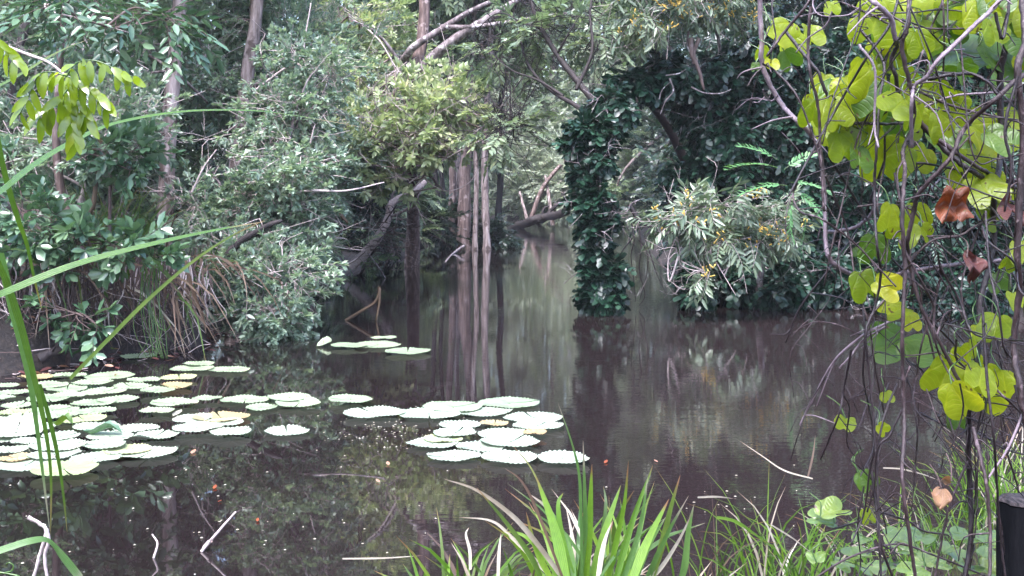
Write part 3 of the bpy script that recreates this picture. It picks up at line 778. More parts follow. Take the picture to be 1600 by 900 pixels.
# fallen log at the end of the channel
e = W(795, 354)
t = thing('fallen_log', e, 'dark fallen tree lying across the far end of the channel', 'log')
g = Geo(); add_tube(g, curve([e - (0, 0, .15), P(826, 347, 50), P(850, 340, 50), P(878, 333, 49.5), P(905, 316, 49)], 6), .2, .16, 9, 0, .12); g.build('trunk', M['bark_dark'], t, e)
for pts, r0, bk in [([P(850, 340, 50), P(868, 322, 50), P(885, 310, 50), P(897, 296, 50)], .09, 'bark_dark'), ([P(846, 340, 50), P(850, 326, 50), P(858, 322, 50)], .07, 'bark_dark'),
                    ([P(826, 352, 50.5), P(820, 330, 50.6), P(812, 300, 50.8)], .1, 'bark_pale'), ([P(864, 352, 50.5), P(858, 310, 50.6), P(852, 275, 51)], .11, 'bark_pale'),
                    ([P(830, 340, 50.5), P(850, 290, 50.6), P(880, 255, 51), P(905, 240, 51)], .12, 'bark_red')]:
    g = Geo(); add_tube(g, curve(pts, 5), r0, r0 * .5, 7, 0, .08); g.build('limb', M[bk], t, e)

# ---- right bank ----------------------------------------------------
# bare dark branches that come down from the top to the creeper column
b = base_at(P(1100, 420, 17.5)[0], 17.8)
t_lim = [('limb', [P(950, 215, 16.2), P(935, 170, 16.4), P(905, 130, 16.8), P(870, 85, 17.2), P(835, 20, 17.6), P(822, -40, 17.8)], .06, .03, 'bark_dark'),
         ('limb', [P(935, 185, 16.3), P(900, 165, 16.6), P(860, 140, 17.0), P(825, 100, 17.4), P(806, 30, 17.8)], .045, .012, 'bark_dark'),
         ('limb', [P(900, 140, 16.7), P(925, 80, 16.9), P(922, 20, 17.1), P(930, -30, 17.3)], .03, .01, 'bark_dark'),
         ('limb', [P(870, 85, 17.2), P(890, 50, 17.0), P(905, 25, 17.0)], .02, .006, 'bark_dark'),
         ('limb', [P(880, 150, 16.8), P(840, 125, 17), P(800, 110, 17.2), P(770, 85, 17.4)], .022, .005, 'bark_dark'),
         ('limb', [P(845, 45, 17.5), P(815, 35, 17.6), P(780, 20, 17.7), P(745, 45, 17.9)], .018, .005, 'bark_dark')]
grow('dead_branched_tree', 'tree with bare dark branches spreading up and left from the creeper column', 'tree', b,
     [b - (0, 0, .3), P(1090, 330, 17.2), P(1060, 230, 17.0), P(1000, 150, 16.6), P(940, 180, 16.3)], .1, 'mid',
     [blob(790, 195, 17.4, .35, .3, 5), blob(860, 40, 17.8, .7, .5, 9), blob(940, 50, 17.8, .6, .4, 10), blob(800, 70, 18.2, .5, .5, 6)],
     6, None, 'bark_dark', 10, limbs=t_lim, twigs=20, minor=.012, zmin=2, bare=230, barem='bark_dark', barel=(.4, 1.2), barer=.008)

# creeper arch: the column into the water, the arch above, the thicket to the right
def creeper(label, stem, blobs, seed, per=13, group='curtains of dark creeper', mat='bark_dark', rt=.035, **kw):
    return grow('creeper', label, 'creeper', stem[0], stem, rt, 'ivy', [(c_, r_, int(n_ * 1.25)) for c_, r_, n_ in blobs], per + 2, group, mat, seed, droop=.5, crown='foliage', stem='stem', lo=.45, hi=.85, **{'bare': 36, 'barem': 'bark_grey', **kw})

st = W(938, 492)
creeper('dark green creeper column hanging down into the water by the channel', [st, P(940, 420, 14.5), P(928, 330, 14.6), P(925, 250, 14.8), P(940, 170, 15.2)],
        [blob(939, 462, 14.5, .17, .10, 15), blob(944, 430, 14.5, .17, .12, 15), blob(930, 395, 14.5, .10, .12, 7), blob(928, 360, 14.5, .09, .12, 8), blob(924, 318, 14.6, .16, .14, 15), blob(916, 275, 14.7, .11, .14, 10), blob(935, 250, 14.7, .14, .12, 9),
         blob(926, 205, 14.9, .22, .15, 20), blob(956, 165, 15.2, .24, .18, 18), blob(905, 225, 14.9, .1, .1, 6), blob(962, 340, 14.7, .06, .1, 3)], 20, size=.22, twigs=10, minor=.012, zmin=.02, bare=85, barel=(.2, .6))
creeper('dark creeper arch sweeping from the column up to the thicket', [P(1085, 110, 15.8), P(1040, 110, 15.7), P(1000, 120, 15.5), P(960, 160, 15.3)],
        [blob(985, 130, 15.5, .26, .14, 16), blob(1035, 115, 15.7, .32, .2, 20), blob(1090, 120, 15.9, .35, .25, 22)], 21, twigs=8, size=.24, minor=.014)
st = base_at(P(1110, 440, 16.4)[0], 16.6)
creeper('dark glossy creeper thicket over a tree, just right of the gap', [st, P(1120, 400, 16.3), P(1130, 280, 16.2), P(1120, 120, 16.3)],
        [blob(1075, 285, 16.0, .28, .24, 18), blob(1125, 205, 16.1, .42, .38, 32), blob(1090, 330, 16.0, .32, .22, 18), blob(1170, 150, 16.5, .6, .45, 34), blob(1150, 290, 16.2, .5, .4, 30),
         blob(1085, 175, 16.2, .22, .2, 12)], 22, twigs=16, size=.26)
st = base_at(P(1200, 460, 16.4)[0], 16.2)
creeper('dark creeper mass hanging to the water under the golden flowered wattle', [st, P(1195, 420, 15.9), P(1190, 300, 16.0), P(1200, 180, 16.2)],
        [blob(1082, 430, 15.4, .16, .16, 9), blob(1086, 462, 15.1, .16, .1, 9), blob(1160, 430, 15.6, .5, .3, 34), blob(1215, 440, 15.3, .4, .3, 32), blob(1205, 380, 15.7, .45, .3, 26),
         blob(1125, 400, 15.6, .28, .2, 14)], 23, twigs=14, size=.26, zmin=.03)
st = base_at(P(1290, 470, 16.0)[0], 16.0)
creeper('dark creeper curtain on the right bank behind the hooked pale vine', [st, P(1290, 430, 15.8), P(1285, 280, 16.2), P(1270, 60, 16.6)],
        [blob(1270, 430, 15.5, .45, .3, 34), blob(1330, 440, 15.6, .45, .25, 26), blob(1255, 330, 16, .5, .4, 28), blob(1240, 210, 16.3, .6, .5, 36), blob(1210, 80, 16.6, .7, .5, 36), blob(1320, 330, 16.1, .5, .4, 24)],
        24, twigs=16, size=.28, zmin=.03)
st = base_at(P(1440, 470, 15.4)[0], 15.6)
creeper('dark creeper thicket on the right bank behind the vine tangle', [st, P(1440, 440, 15.4), P(1430, 280, 15.8), P(1420, 60, 16.4)],
        [blob(1400, 420, 15.4, .5, .35, 30), blob(1480, 430, 15.3, .5, .35, 30), blob(1400, 470, 14.8, .4, .15, 18), blob(1470, 472, 14.5, .4, .15, 18), blob(1400, 270, 15.8, .6, .5, 32), blob(1500, 290, 15.8, .6, .5, 32), blob(1350, 120, 16.4, .7, .6, 36), blob(1450, 90, 16.4, .7, .6, 34)],
        25, twigs=14, size=.3, zmin=.03)
st = base_at(P(1570, 480, 15.0)[0], 15.2)
creeper('dark creeper thicket by the right edge behind the thick vine stems', [st, P(1570, 440, 15.0), P(1570, 280, 15.4), P(1570, 60, 16)],
        [blob(1560, 430, 15, .5, .35, 28), blob(1640, 420, 15, .5, .4, 24), blob(1540, 474, 14.2, .4, .15, 18), blob(1620, 476, 14.0, .4, .18, 18), blob(1590, 280, 15.4, .6, .5, 30), blob(1550, 110, 16, .7, .6, 32), blob(1640, 120, 16, .7, .6, 26)],
        26, twigs=12, size=.3, zmin=.03)
# hanging dead twigs under the arch
t = thing('hanging_twigs', P(995, 360, 15.3), 'thin bare dark twigs hanging under the creeper arch to the water', 'twigs')
g = Geo()
for pts, r0 in [([P(984, 320, 15.3), P(1000, 345, 15.2), P(1025, 352, 15.2), P(1060, 330, 15.4)], .035)]:
    add_tube(g, curve(pts, 5), r0, r0 * .5, 6)
g.build('branch', M['bark_dark'], t, P(995, 360, 15.3))
for pts in [[(985, 345), (988, 375), (985, 400), (992, 440), (990, 470)], [(995, 350), (1000, 385), (998, 420), (1006, 455), (1000, 478)], [(1000, 372), (1012, 395), (1008, 430), (1000, 462)],
            [(985, 372), (972, 395), (965, 415)], [(1010, 370), (1020, 400), (1030, 430), (1040, 462)]]:
    g = Geo(); add_tube(g, curve([P(a, c, 15.2) + rng.normal(0, .02, 3) for a, c in pts], 4), .011, .004, 5); g.build('twig', M['bark_dark'], t, P(995, 360, 15.3))

# dead grey branch in the arch
t = thing('dead_branch', P(1080, 70, 15.2), 'crooked bare branch in front of the creeper arch below the golden flowers', 'branch')
for nm, pts, r0 in [('bough', [(1078, 60), (1082, 85), (1092, 110), (1100, 140)], .045), ('side_branch', [(1092, 60), (1085, 82), (1083, 100)], .03), ('side_branch', [(1076, 45), (1074, 70), (1080, 85)], .02),
                    ('side_branch', [(1040, 118), (1060, 115), (1072, 108)], .012), ('side_branch', [(1046, 122), (1052, 142), (1040, 158), (1032, 178)], .014), ('side_branch', [(1080, 136), (1100, 145), (1125, 146), (1142, 140)], .012),
                    ('side_branch', [(1030, 155), (1035, 140), (1048, 128)], .01)]:
    g = Geo(); add_tube(g, curve([P(a, c, 15.2) for a, c in pts], 5), r0, r0 * .4, 6, 0, .06); g.build(nm, M['bark_grey' if r0 < .03 else 'bark_red'], t, P(1080, 70, 15.2))

# wattles with golden flowers
def wattle(label, base, stem, blobs, seed, flower, per=12, bark='bark_grey', limbs=()):
    t = grow('wattle_shrub', label, 'shrub', base, stem, .04, 'wattle', blobs, per, 'flowering wattles', bark, seed, droop=.25, size=.3, twigs=22, minor=.014, zmin=.1, stem='trunk', limbs=limbs, bare=50, barer=.004, lo=.5, hi=.95)
    r = np.random.default_rng(seed + 50)
    g = Geo()
    c = [blobs[k] for k in range(len(blobs))]
    for k in range(flower):
        bc, br, _ = c[r.integers(len(c))]
        p = np.asarray(bc) + nrm(r.normal(0, 1, 3)) * np.asarray(br) * r.uniform(.95, 1.5) + (0, -.1, .05)
        for _ in range(r.integers(2, 6)):
            d = r.normal(0, 1, 3); d[2] = abs(d[2]) + .3
            d = nrm(d) * r.uniform(.03, .07)
            s0 = p + r.normal(0, .035, 3)
            add_tube(g, [s0, s0 + d * .4, s0 + d], .005, .009, 5, 0, .3)
    g.build('blossom', M['flower'], t, base)
    return t
b = base_at(P(1180, 440, 15.2)[0], 15.4)
wattle('grey green wattle with golden flower spikes arching out over the water', b, [b, P(1190, 380, 14.8), P(1160, 330, 14.4), P(1110, 320, 14.0), P(1060, 335, 13.8)],
       [blob(1075, 340, 13.8, .26, .14, 10), blob(1130, 325, 13.9, .3, .16, 12), blob(1195, 330, 14.1, .3, .2, 13), blob(1120, 372, 13.7, .28, .10, 9), blob(1042, 350, 13.9, .16, .08, 4), blob(1175, 375, 13.8, .2, .1, 6), blob(1225, 370, 14.0, .2, .15, 7), blob(1108, 425, 13.6, .1, .05, 2)], 30, 48, 6,
       limbs=[('limb', [P(1110, 395, 13.7), P(1128, 425, 13.6), P(1150, 462, 13.5)], .008, .003, 'twig_pale'), ('limb', [P(1060, 400, 13.8), P(1046, 440, 13.8), P(1045, 400, 13.9), P(1062, 360, 13.9)], .012, .004, 'twig_pale')])
b = base_at(P(1110, 440, 16.4)[0] + .3, 17.2)
wattle('tall wattle with golden flowers overhanging the creeper arch at the top', b, [b, P(1130, 300, 16.8), P(1128, 120, 16.2), P(1110, 20, 15.6), P(1050, -60, 15.2)],
       [blob(1015, 30, 15.0, .4, .2, 11), blob(1080, 0, 15.1, .4, .2, 12), blob(1140, 10, 15.4, .4, .25, 12), blob(1050, -80, 15.2, .8, .5, 26), blob(970, -20, 15.2, .35, .2, 6)], 31, 90, 7)

# fresh fronds that stick out of the thicket, and ferns in the shade
def fronds(name, label, cat, base, items, sp, group=None):
    t = thing(name, base, label, cat, group)
    g = Geo(); gs = Geo(); r = np.random.default_rng(int(abs(base[0]) * 97) % 1000)
    for p0, p1, s in items:
        d = p1 - p0
        lv, lf, tv, tf = S[sp].t[r.integers(5)]
        Rm = frames(d[None], (UP + np.array([0, -.5, 0]) + r.normal(0, .15, 3))[None])
        g.add(*place(lv, lf, p0[None], Rm, [s]), 0); gs.add(*place(tv, tf, p0[None], Rm, [s]), 0)
    g.build('foliage', [M[S[sp].leaf]], t, base); gs.build('stem', [M['reed']], t, base)
    return t
Yf = 13.2
b = P(1235, 270, Yf + .6)
fronds('feather_leaved_plant', 'fresh green feathery fronds out of the dark thicket beside the wattle', 'plant', b,
       [(P(1215, 262, Yf), P(1160, 240, Yf), .95), (P(1215, 250, Yf), P(1185, 225, Yf), .8), (P(1225, 265, Yf), P(1255, 240, Yf), .8), (P(1230, 290, Yf), P(1185, 280, Yf), .9), (P(1240, 300, Yf), P(1290, 320, Yf), .9),
        (P(1235, 285, Yf), P(1280, 280, Yf), .8), (P(1240, 310, Yf), P(1225, 345, Yf), .8), (P(1260, 310, Yf), P(1300, 345, Yf), .8), (P(1255, 330, Yf), P(1270, 380, Yf), .7)], 'frond')
for k, (px, py, lab) in enumerate([(1500, 270, 'dark fern behind the crossing thick vine stems'), (1580, 210, 'dark fern high by the right edge behind the upright vines'), (1520, 160, 'dark fern under the big shaded vine leaf'),
                                   (1450, 330, 'dark fern beside the orange dead leaf')]):
    b = P(px, py, 13.0)
    r = np.random.default_rng(60 + k)
    it = []
    for q in range(9):
        an = q * .7 + r.uniform(-.3, .3)
        it.append((b, b + np.array([math.cos(an), -.4 * abs(math.sin(an)) - .1, .5 * math.sin(an)]) * .6, r.uniform(.55, .9)))
    fronds('fern', lab, 'fern', b, it, 'fern', 'ferns in the shade of the right bank')

# damp air over the creek: far things fade a little
m, nt, out = new_mat('damp air')
pv = nt.nodes.new('ShaderNodeVolumePrincipled')
pv.inputs['Color'].default_value = (.93, .93, 1, 1); pv.inputs['Density'].default_value = HAZE
pv.inputs['Anisotropy'].default_value = 0.0
nt.links.new(pv.outputs[0], out.inputs['Volume'])
x0, x1, y0, y1, z0, z1 = -156, 158, -36, 308, -1.7, 45
g = Geo().add(np.array([(x0, y0, z0), (x1, y0, z0), (x1, y1, z0), (x0, y1, z0), (x0, y0, z1), (x1, y0, z1), (x1, y1, z1), (x0, y1, z1)]),
              np.array([(3, 2, 1, 0), (4, 5, 6, 7), (0, 1, 5, 4), (1, 2, 6, 5), (2, 3, 7, 6), (3, 0, 4, 7)]))
tag(g.build('haze', m, smooth=False), kind='stuff', label='thin damp haze in the air over the creek')

# ------------------------------------------------------------------ left bank plants
def blades(g, base, n, r, hmin, hmax, w, lean=.5, curve_=.6, m=(0,), seg=6, spread=.08, dirs=None, fold=.3):
    for _ in range(n):
        az = r.uniform(0, 2 * math.pi) if dirs is None else r.normal(*dirs)
        d = np.array([math.cos(az), math.sin(az), 0])
        h = r.uniform(hmin, hmax); ln = lean * r.uniform(.2, 1); cv = curve_ * r.uniform(.2, 1.2)
        b = base + np.array([r.normal(0, spread), r.normal(0, spread), 0])
        t = np.linspace(0, 1, seg)[:, None]
        p = b + d * h * (ln * t + cv * t ** 2.5) * .8 + UP * h * (t - .55 * cv * t ** 2.6)
        strip(g, p, blade_w(seg, w * r.uniform(.7, 1.2)), face=(-d[1], d[0], 0) if False else (r.normal(0, .5), -1, .3), fold=fold, m=int(r.choice(m)))


BL = [M['blade'], M['blade_olive'], M['blade_dry'], M['blade_brown'], M['blade_blue'], M['reed']]


def tuft(name, label, cat, base, n, seed, hmin, hmax, w, m, group=None, extra=None, **kw):
    r = np.random.default_rng(seed)
    t = thing(name, base, label, cat, group)
    g = Geo(); blades(g, base, n, r, hmin, hmax, w, m=m, **kw)
    if extra: extra(g, r)
    g.build('foliage', BL, t, base)
    return t


for k, (px, Y_, n, h, lab) in enumerate([
    (150, 11.4, 70, 1.25, 'tall dark sedge tuft on the left bank, left of the upright brown frond'),
    (205, 11.6, 80, 1.15, 'tall sedge tuft on the left bank between the brown frond and the pale trunk'),
    (100, 11.2, 55, 1.0, 'short sedge tuft on the left bank behind the glossy shrub'),
    (300, 12.2, 55, .8, 'low sedge tuft on the left bank between the two pale trunks')]):
    b = base_at((px - 800) / F * Y_, Y_)
    tuft('sedge_tuft', lab, 'sedge', b, n, 400 + k, h * .5, h, .022, (5, 1, 1, 5, 3), 'sedge tufts on the left bank', lean=.35, curve_=.5, spread=.16)
# dead brown fronds hanging over the bank
for k, (px, Y_, ang, lab) in enumerate([(175, 11.0, 0.2, 'heap of dead brown sedge leaves hanging over the bank under the tall sedge'),
                                        (255, 11.7, 0.0, 'dead brown sedge leaves hanging over the bank below the pale trunk'),
                                        (60, 10.6, 0.4, 'dead brown leaves hanging over the bank below the glossy shrub')]):
    b = base_at((px - 800) / F * Y_, Y_) + (0, 0, .12)
    r = np.random.default_rng(430 + k)
    t = thing('dead_sedge', b, lab, 'dead leaves', 'dead leaves hanging over the bank')
    g = Geo()
    for _ in range(60):
        az = r.normal(-1.0 + ang, .7); d = np.array([math.cos(az), math.sin(az), 0]); L_ = r.uniform(.5, 1.1)
        s0 = b + np.array([r.normal(0, .35), r.normal(0, .15), r.uniform(-.05, .15)])
        tt = np.linspace(0, 1, 6)[:, None]
        strip(g, s0 + d * L_ * (tt * .75) + UP * L_ * (.28 * tt - .85 * tt ** 2) + r.normal(0, .01, (6, 3)), blade_w(6, r.uniform(.012, .03)), face=(r.normal(0, .6), -1, .4), m=int(r.choice([3, 3, 3, 3, 3, 3, 3, 1, 1, 2])))
    g.build('foliage', BL, t, b)
# upright brown frond stub
b = base_at(P(140, 380, 11.0)[0], 11.2)
t = thing('dead_frond', b, 'upright orange brown dead frond stalk among the sedge on the left bank', 'dead frond')
g = Geo(); add_tube(g, curve([b - (0, 0, .1), P(138, 345, 11.1), P(146, 318, 11.1), P(152, 262, 11.1)], 5), .04, .018, 7); g.build('stalk', M['blade_brown'], t, b)
g = Geo(); strip(g, curve([P(152, 262, 11.1), P(150, 230, 11.05), P(168, 215, 11.0), P(190, 225, 10.9)], 4), blade_w(13, .05), m=0); g.build('leaf', M['blade_brown'], t, b)

# broad glossy shrub on the edge of the left bank
def gloss(label, px, py, Y_, pts, blobs, seed, per=3):
    b = base_at((px - 800) / F * Y_, Y_)
    grow('glossy_shrub', label, 'shrub', b, [b - (0, 0, .1)] + pts, .018, 'gloss', blobs, per, 'glossy shrubs on the left bank', 'twig_brown', seed, size=.24, twigs=10, crown='foliage', stem='stem', minor=.012, zmin=.05, jit=.5, roll=.5)
gloss('broad leaved glossy shrub at the left edge of the bank', 20, 400, 10.4, [P(20, 400, 10.3), P(30, 360, 10.2), P(40, 330, 10.2)],
      [blob(20, 360, 10.1, .24, .2, 12), blob(75, 345, 10.2, .2, .15, 7), blob(60, 370, 10.1, .2, .12, 5), blob(10, 280, 10.5, .25, .22, 10)], 41)
gloss('broad leaved glossy shrub on the bank under the arching green blade', 110, 400, 10.6, [P(110, 420, 10.4), P(118, 390, 10.3), P(125, 370, 10.3)],
      [blob(115, 365, 10.3, .18, .12, 8), blob(150, 380, 10.2, .2, .08, 7), blob(190, 390, 10.3, .16, .07, 5), blob(230, 400, 10.4, .14, .08, 4)], 42)
gloss('small glossy shrub hanging down the face of the left bank', 105, 480, 10.2, [P(110, 500, 10.1), P(118, 490, 10.0), P(130, 495, 9.9)],
      [blob(118, 490, 9.95, .10, .07, 3), blob(150, 518, 9.9, .07, .05, 2), blob(40, 480, 9.9, .12, .06, 2)], 43)
gloss('small glossy shrub with pale leaf rosettes in front of the tall sedge', 170, 330, 11.0, [P(172, 300, 10.9), P(175, 270, 10.8), P(170, 245, 10.7)],
      [blob(165, 240, 10.6, .16, .1, 7), blob(200, 255, 10.6, .12, .08, 4), blob(215, 240, 10.7, .1, .08, 3), blob(130, 250, 10.7, .12, .08, 3)], 44)
# roots that hang down the peat face
t = thing('hanging_roots', P(200, 470, 10.7), 'thin brown roots hanging down the peat face of the left bank', 'roots')
g = Geo(); r = np.random.default_rng(45)
for k in range(300):
    x_ = r.uniform(-80, 330); Y_ = 9.95 + x_ / 330 * 1.4 + r.normal(0, .12)
    p0 = P(x_, r.uniform(400, 450), Y_); L_ = r.uniform(.3, .8)
    p = [p0, p0 + (r.normal(0, .05), -.04, -L_ * .4), p0 + (r.normal(0, .1), -.06, -L_ * .75), p0 + (r.normal(0, .14), -.04, -L_)]
    add_tube(g, curve(p, 4), r.uniform(.003, .011), .002, 4, int(r.random() < .3))
g.build('root', [M['twig_brown'], M['twig_pale']], t, P(200, 470, 10.7))
for nm, lab, pts, w_ in [('bent_reed', 'pale green reed leaf bent from the bank down to the water, left of the roots', [(152, 420), (168, 470), (190, 540)], .045),
                         ('bent_reed', 'pale green reed leaf curving from the bank into the water beside the hanging shrub', [(222, 385), (262, 430), (290, 480), (307, 540)], .04),
                         ('bent_reed', 'brown dead reed stalk bent from the bank into the water', [(290, 405), (300, 450), (318, 500), (322, 522)], .035),
                         ('bent_reed', 'grey reed leaf lying low on the water in front of the bank', [(110, 545), (150, 543), (188, 545)], .035)]:
    q = curve([P(a, c, 10.3 + (a / 400)) for a, c in pts], 5)
    g = Geo(); strip(g, q, blade_w(len(q), w_, .9, .5), m={'pale': 4, 'brow': 3, 'grey': 1}[lab[:4]]); tag(g.build(nm, BL, None, q[0]), lab, 'reed', 'bent reeds by the left bank')
# dead twigs and leaves heaped along the foot of the left bank
r = np.random.default_rng(47); g = Geo()
for k in range(420):
    x_ = r.uniform(-120, 340); py_ = 588 - 43 * np.clip(x_ / 320, -.4, 1) + r.normal(-14, 12)
    p0 = W(x_, py_); p0[2] = max(float(hgt(p0[0], p0[1])), 0) + .01
    az = r.uniform(0, 6.28); L_ = r.uniform(.06, .5); d = np.array([math.cos(az), math.sin(az) * .6, r.normal(.1, .2)])
    if r.random() < .6:
        add_tube(g, curve([p0, p0 + d * L_ * .5 + r.normal(0, .02, 3), p0 + d * L_], 3), r.uniform(.003, .009), .002, 4, int(r.choice([0, 0, 1])))
    else:
        lv, lf = leaf6(r.uniform(.06, .12), r.uniform(.025, .045), .3, r.uniform(-.2, .3))
        g.add(*place(lv, lf, (p0 + (0, 0, .01))[None], frames(d[None], (UP + r.normal(0, .5, 3))[None]), [1.0]), int(r.choice([2, 2, 3])))
tag(g.build('bank_litter', [M['twig_brown'], M['twig_pale'], M['leaf_rust'], M['leaf_straw']]), kind='stuff', label='dead twigs and fallen leaves along the foot of the left bank')
# tendrils
t = thing('tendril_tangle', P(238, 480, 10.6), 'thin pale green tendrils trailing from the bank to the water', 'tendrils')
g = Geo(); r = np.random.default_rng(46)
for k in range(14):
    x_ = r.uniform(220, 250); p = [P(x_, 420 + r.uniform(-10, 10), 10.6), P(x_ + r.normal(0, 6), 460, 10.55), P(x_ + r.normal(0, 8), 510, 10.5), P(x_ + r.normal(8, 10), 560, 10.4)]
    add_tube(g, curve(p, 5), .005, .003, 4)
add_tube(g, curve([P(238, 480, 10.5), P(246, 508, 10.4), P(258, 516, 10.4), P(266, 508, 10.4), P(264, 503, 10.4)], 5), .006, .003, 4)
g.build('tendril', M['reed'], t, P(238, 480, 10.6))
t = thing('bank_log', base_at(P(90, 545, 10)[0], 10.2), 'short dark rotting log at the foot of the left bank', 'log')
g = Geo(); add_tube(g, curve([P(62, 562, 9.9), P(80, 552, 9.95), P(108, 544, 10.1)], 4), .05, .035, 8, 0, .12); g.build('trunk', M['bark_dark'], t, t.location)
g = Geo(); add_tube(g, [P(80, 552, 9.95), P(86, 543, 9.9), P(90, 536, 9.85)], .015, .006, 5); g.build('stub', M['bark_dark'], t, t.location)
# leaning pale dead sticks on the left
for lab, pts, Y_, w_ in [('thin bleached stick leaning on the shrub right of the left pale trunk', [(300, 300), (318, 262), (338, 234)], 11.8, .012),
                         ('dark leaning stem in the shade above the overhanging shrub', [(355, 400), (372, 380), (420, 352), (440, 345)], 12.0, .05),
                         ('orange brown dead sheath hanging in the left shore shrubs', [(515, 304), (528, 330), (543, 348)], 16.5, .05),
                         ('curved pale stem running up through the leaves left of the pale tree', [(400, 140), (440, 110), (470, 90), (478, 50), (486, 5)], 13.4, .016)]:
    q = curve([P(a, c, Y_) for a, c in pts], 5)
    g = Geo(); add_tube(g, q, w_, w_ * .4, 6, 0, .1)
    tag(g.build('dead_stick', M['twig_pale' if 'bleached' in lab or 'pale stem' in lab else ('blade_brown' if 'orange' in lab else 'bark_dark')], None, q[0]), lab, 'stick')

# ------------------------------------------------------------------ lily pads
def pad_mat(name, c0, c1, edge):
    m, nt, out = new_mat(name)
    N, L = nt.nodes.new, nt.links.new
    tc = N('ShaderNodeTexCoord')
    no = N('ShaderNodeTexNoise'); no.inputs['Scale'].default_value = 9; no.inputs['Detail'].default_value = 5
    L(tc.outputs['Object'], no.inputs['Vector'])
    oi = N('ShaderNodeObjectInfo')
    rp = ramp(nt, [(.35, c0), (.62, c1), (.74, edge)])
    ad = N('ShaderNodeMath'); ad.operation = 'MULTIPLY_ADD'; ad.inputs[1].default_value = .16; L(oi.outputs['Random'], ad.inputs[0])
    sb = N('ShaderNodeMath'); sb.operation = 'SUBTRACT'; sb.inputs[1].default_value = .08; L(no.outputs['Fac'], sb.inputs[0]); L(sb.outputs[0], ad.inputs[2])
    L(ad.outputs[0], rp.inputs[0])
    bs = N('ShaderNodeTexNoise'); bs.inputs['Scale'].default_value = 38; bs.inputs['Detail'].default_value = 2; L(tc.outputs['Object'], bs.inputs['Vector'])
    br_ = ramp(nt, [(.66, (0, 0, 0)), (.72, (1, 1, 1))]); L(bs.outputs['Fac'], br_.inputs[0])
    bmx = N('ShaderNodeMix'); bmx.data_type = 'RGBA'; L(br_.outputs[0], bmx.inputs[0]); L(rp.outputs[0], bmx.inputs[6]); bmx.inputs[7].default_value = (.13, .085, .035, 1)
    # radial veins
    sx = N('ShaderNodeSeparateXYZ'); L(tc.outputs['Object'], sx.inputs[0])
    at = N('ShaderNodeMath'); at.operation = 'ARCTAN2'; L(sx.outputs[1], at.inputs[0]); L(sx.outputs[0], at.inputs[1])
    mu = N('ShaderNodeMath'); mu.operation = 'MULTIPLY'; mu.inputs[1].default_value = 9; L(at.outputs[0], mu.inputs[0])
    sn = N('ShaderNodeMath'); sn.operation = 'SINE'; L(mu.outputs[0], sn.inputs[0])
    bp = N('ShaderNodeBump'); bp.inputs['Distance'].default_value = .004; bp.inputs['Strength'].default_value = .5
    L(sn.outputs[0], bp.inputs['Height'])
    pb = N('ShaderNodeBsdfPrincipled'); pb.inputs['Roughness'].default_value = .42; pb.inputs['Specular IOR Level'].default_value = .6
    L(bmx.outputs[2], pb.inputs['Base Color']); L(bp.outputs[0], pb.inputs['Normal'])
    tr = N('ShaderNodeBsdfTranslucent'); L(rp.outputs[0], tr.inputs[0])
    mx = N('ShaderNodeMixShader'); mx.inputs[0].default_value = .12; L(pb.outputs[0], mx.inputs[1]); L(tr.outputs[0], mx.inputs[2])
    L(mx.outputs[0], out.inputs[0])
    return m


M['pad'] = pad_mat('pale green lily pad', G(.155, .205, .115), G(.215, .265, .16), G(.25, .25, .14))
M['pad_light'] = pad_mat('lily pad with painted sky sheen', G(.20, .245, .17), G(.275, .315, .225), G(.30, .30, .2))  # paler pad colour for the near rows, sky sheen painted in
M['pad_yellow'] = pad_mat('yellowed lily pad', G(.19, .25, .11), G(.27, .29, .14), G(.30, .23, .10))
M['pad_brown'] = pad_mat('browning lily pad', G(.24, .22, .11), G(.26, .18, .08), G(.16, .09, .04))


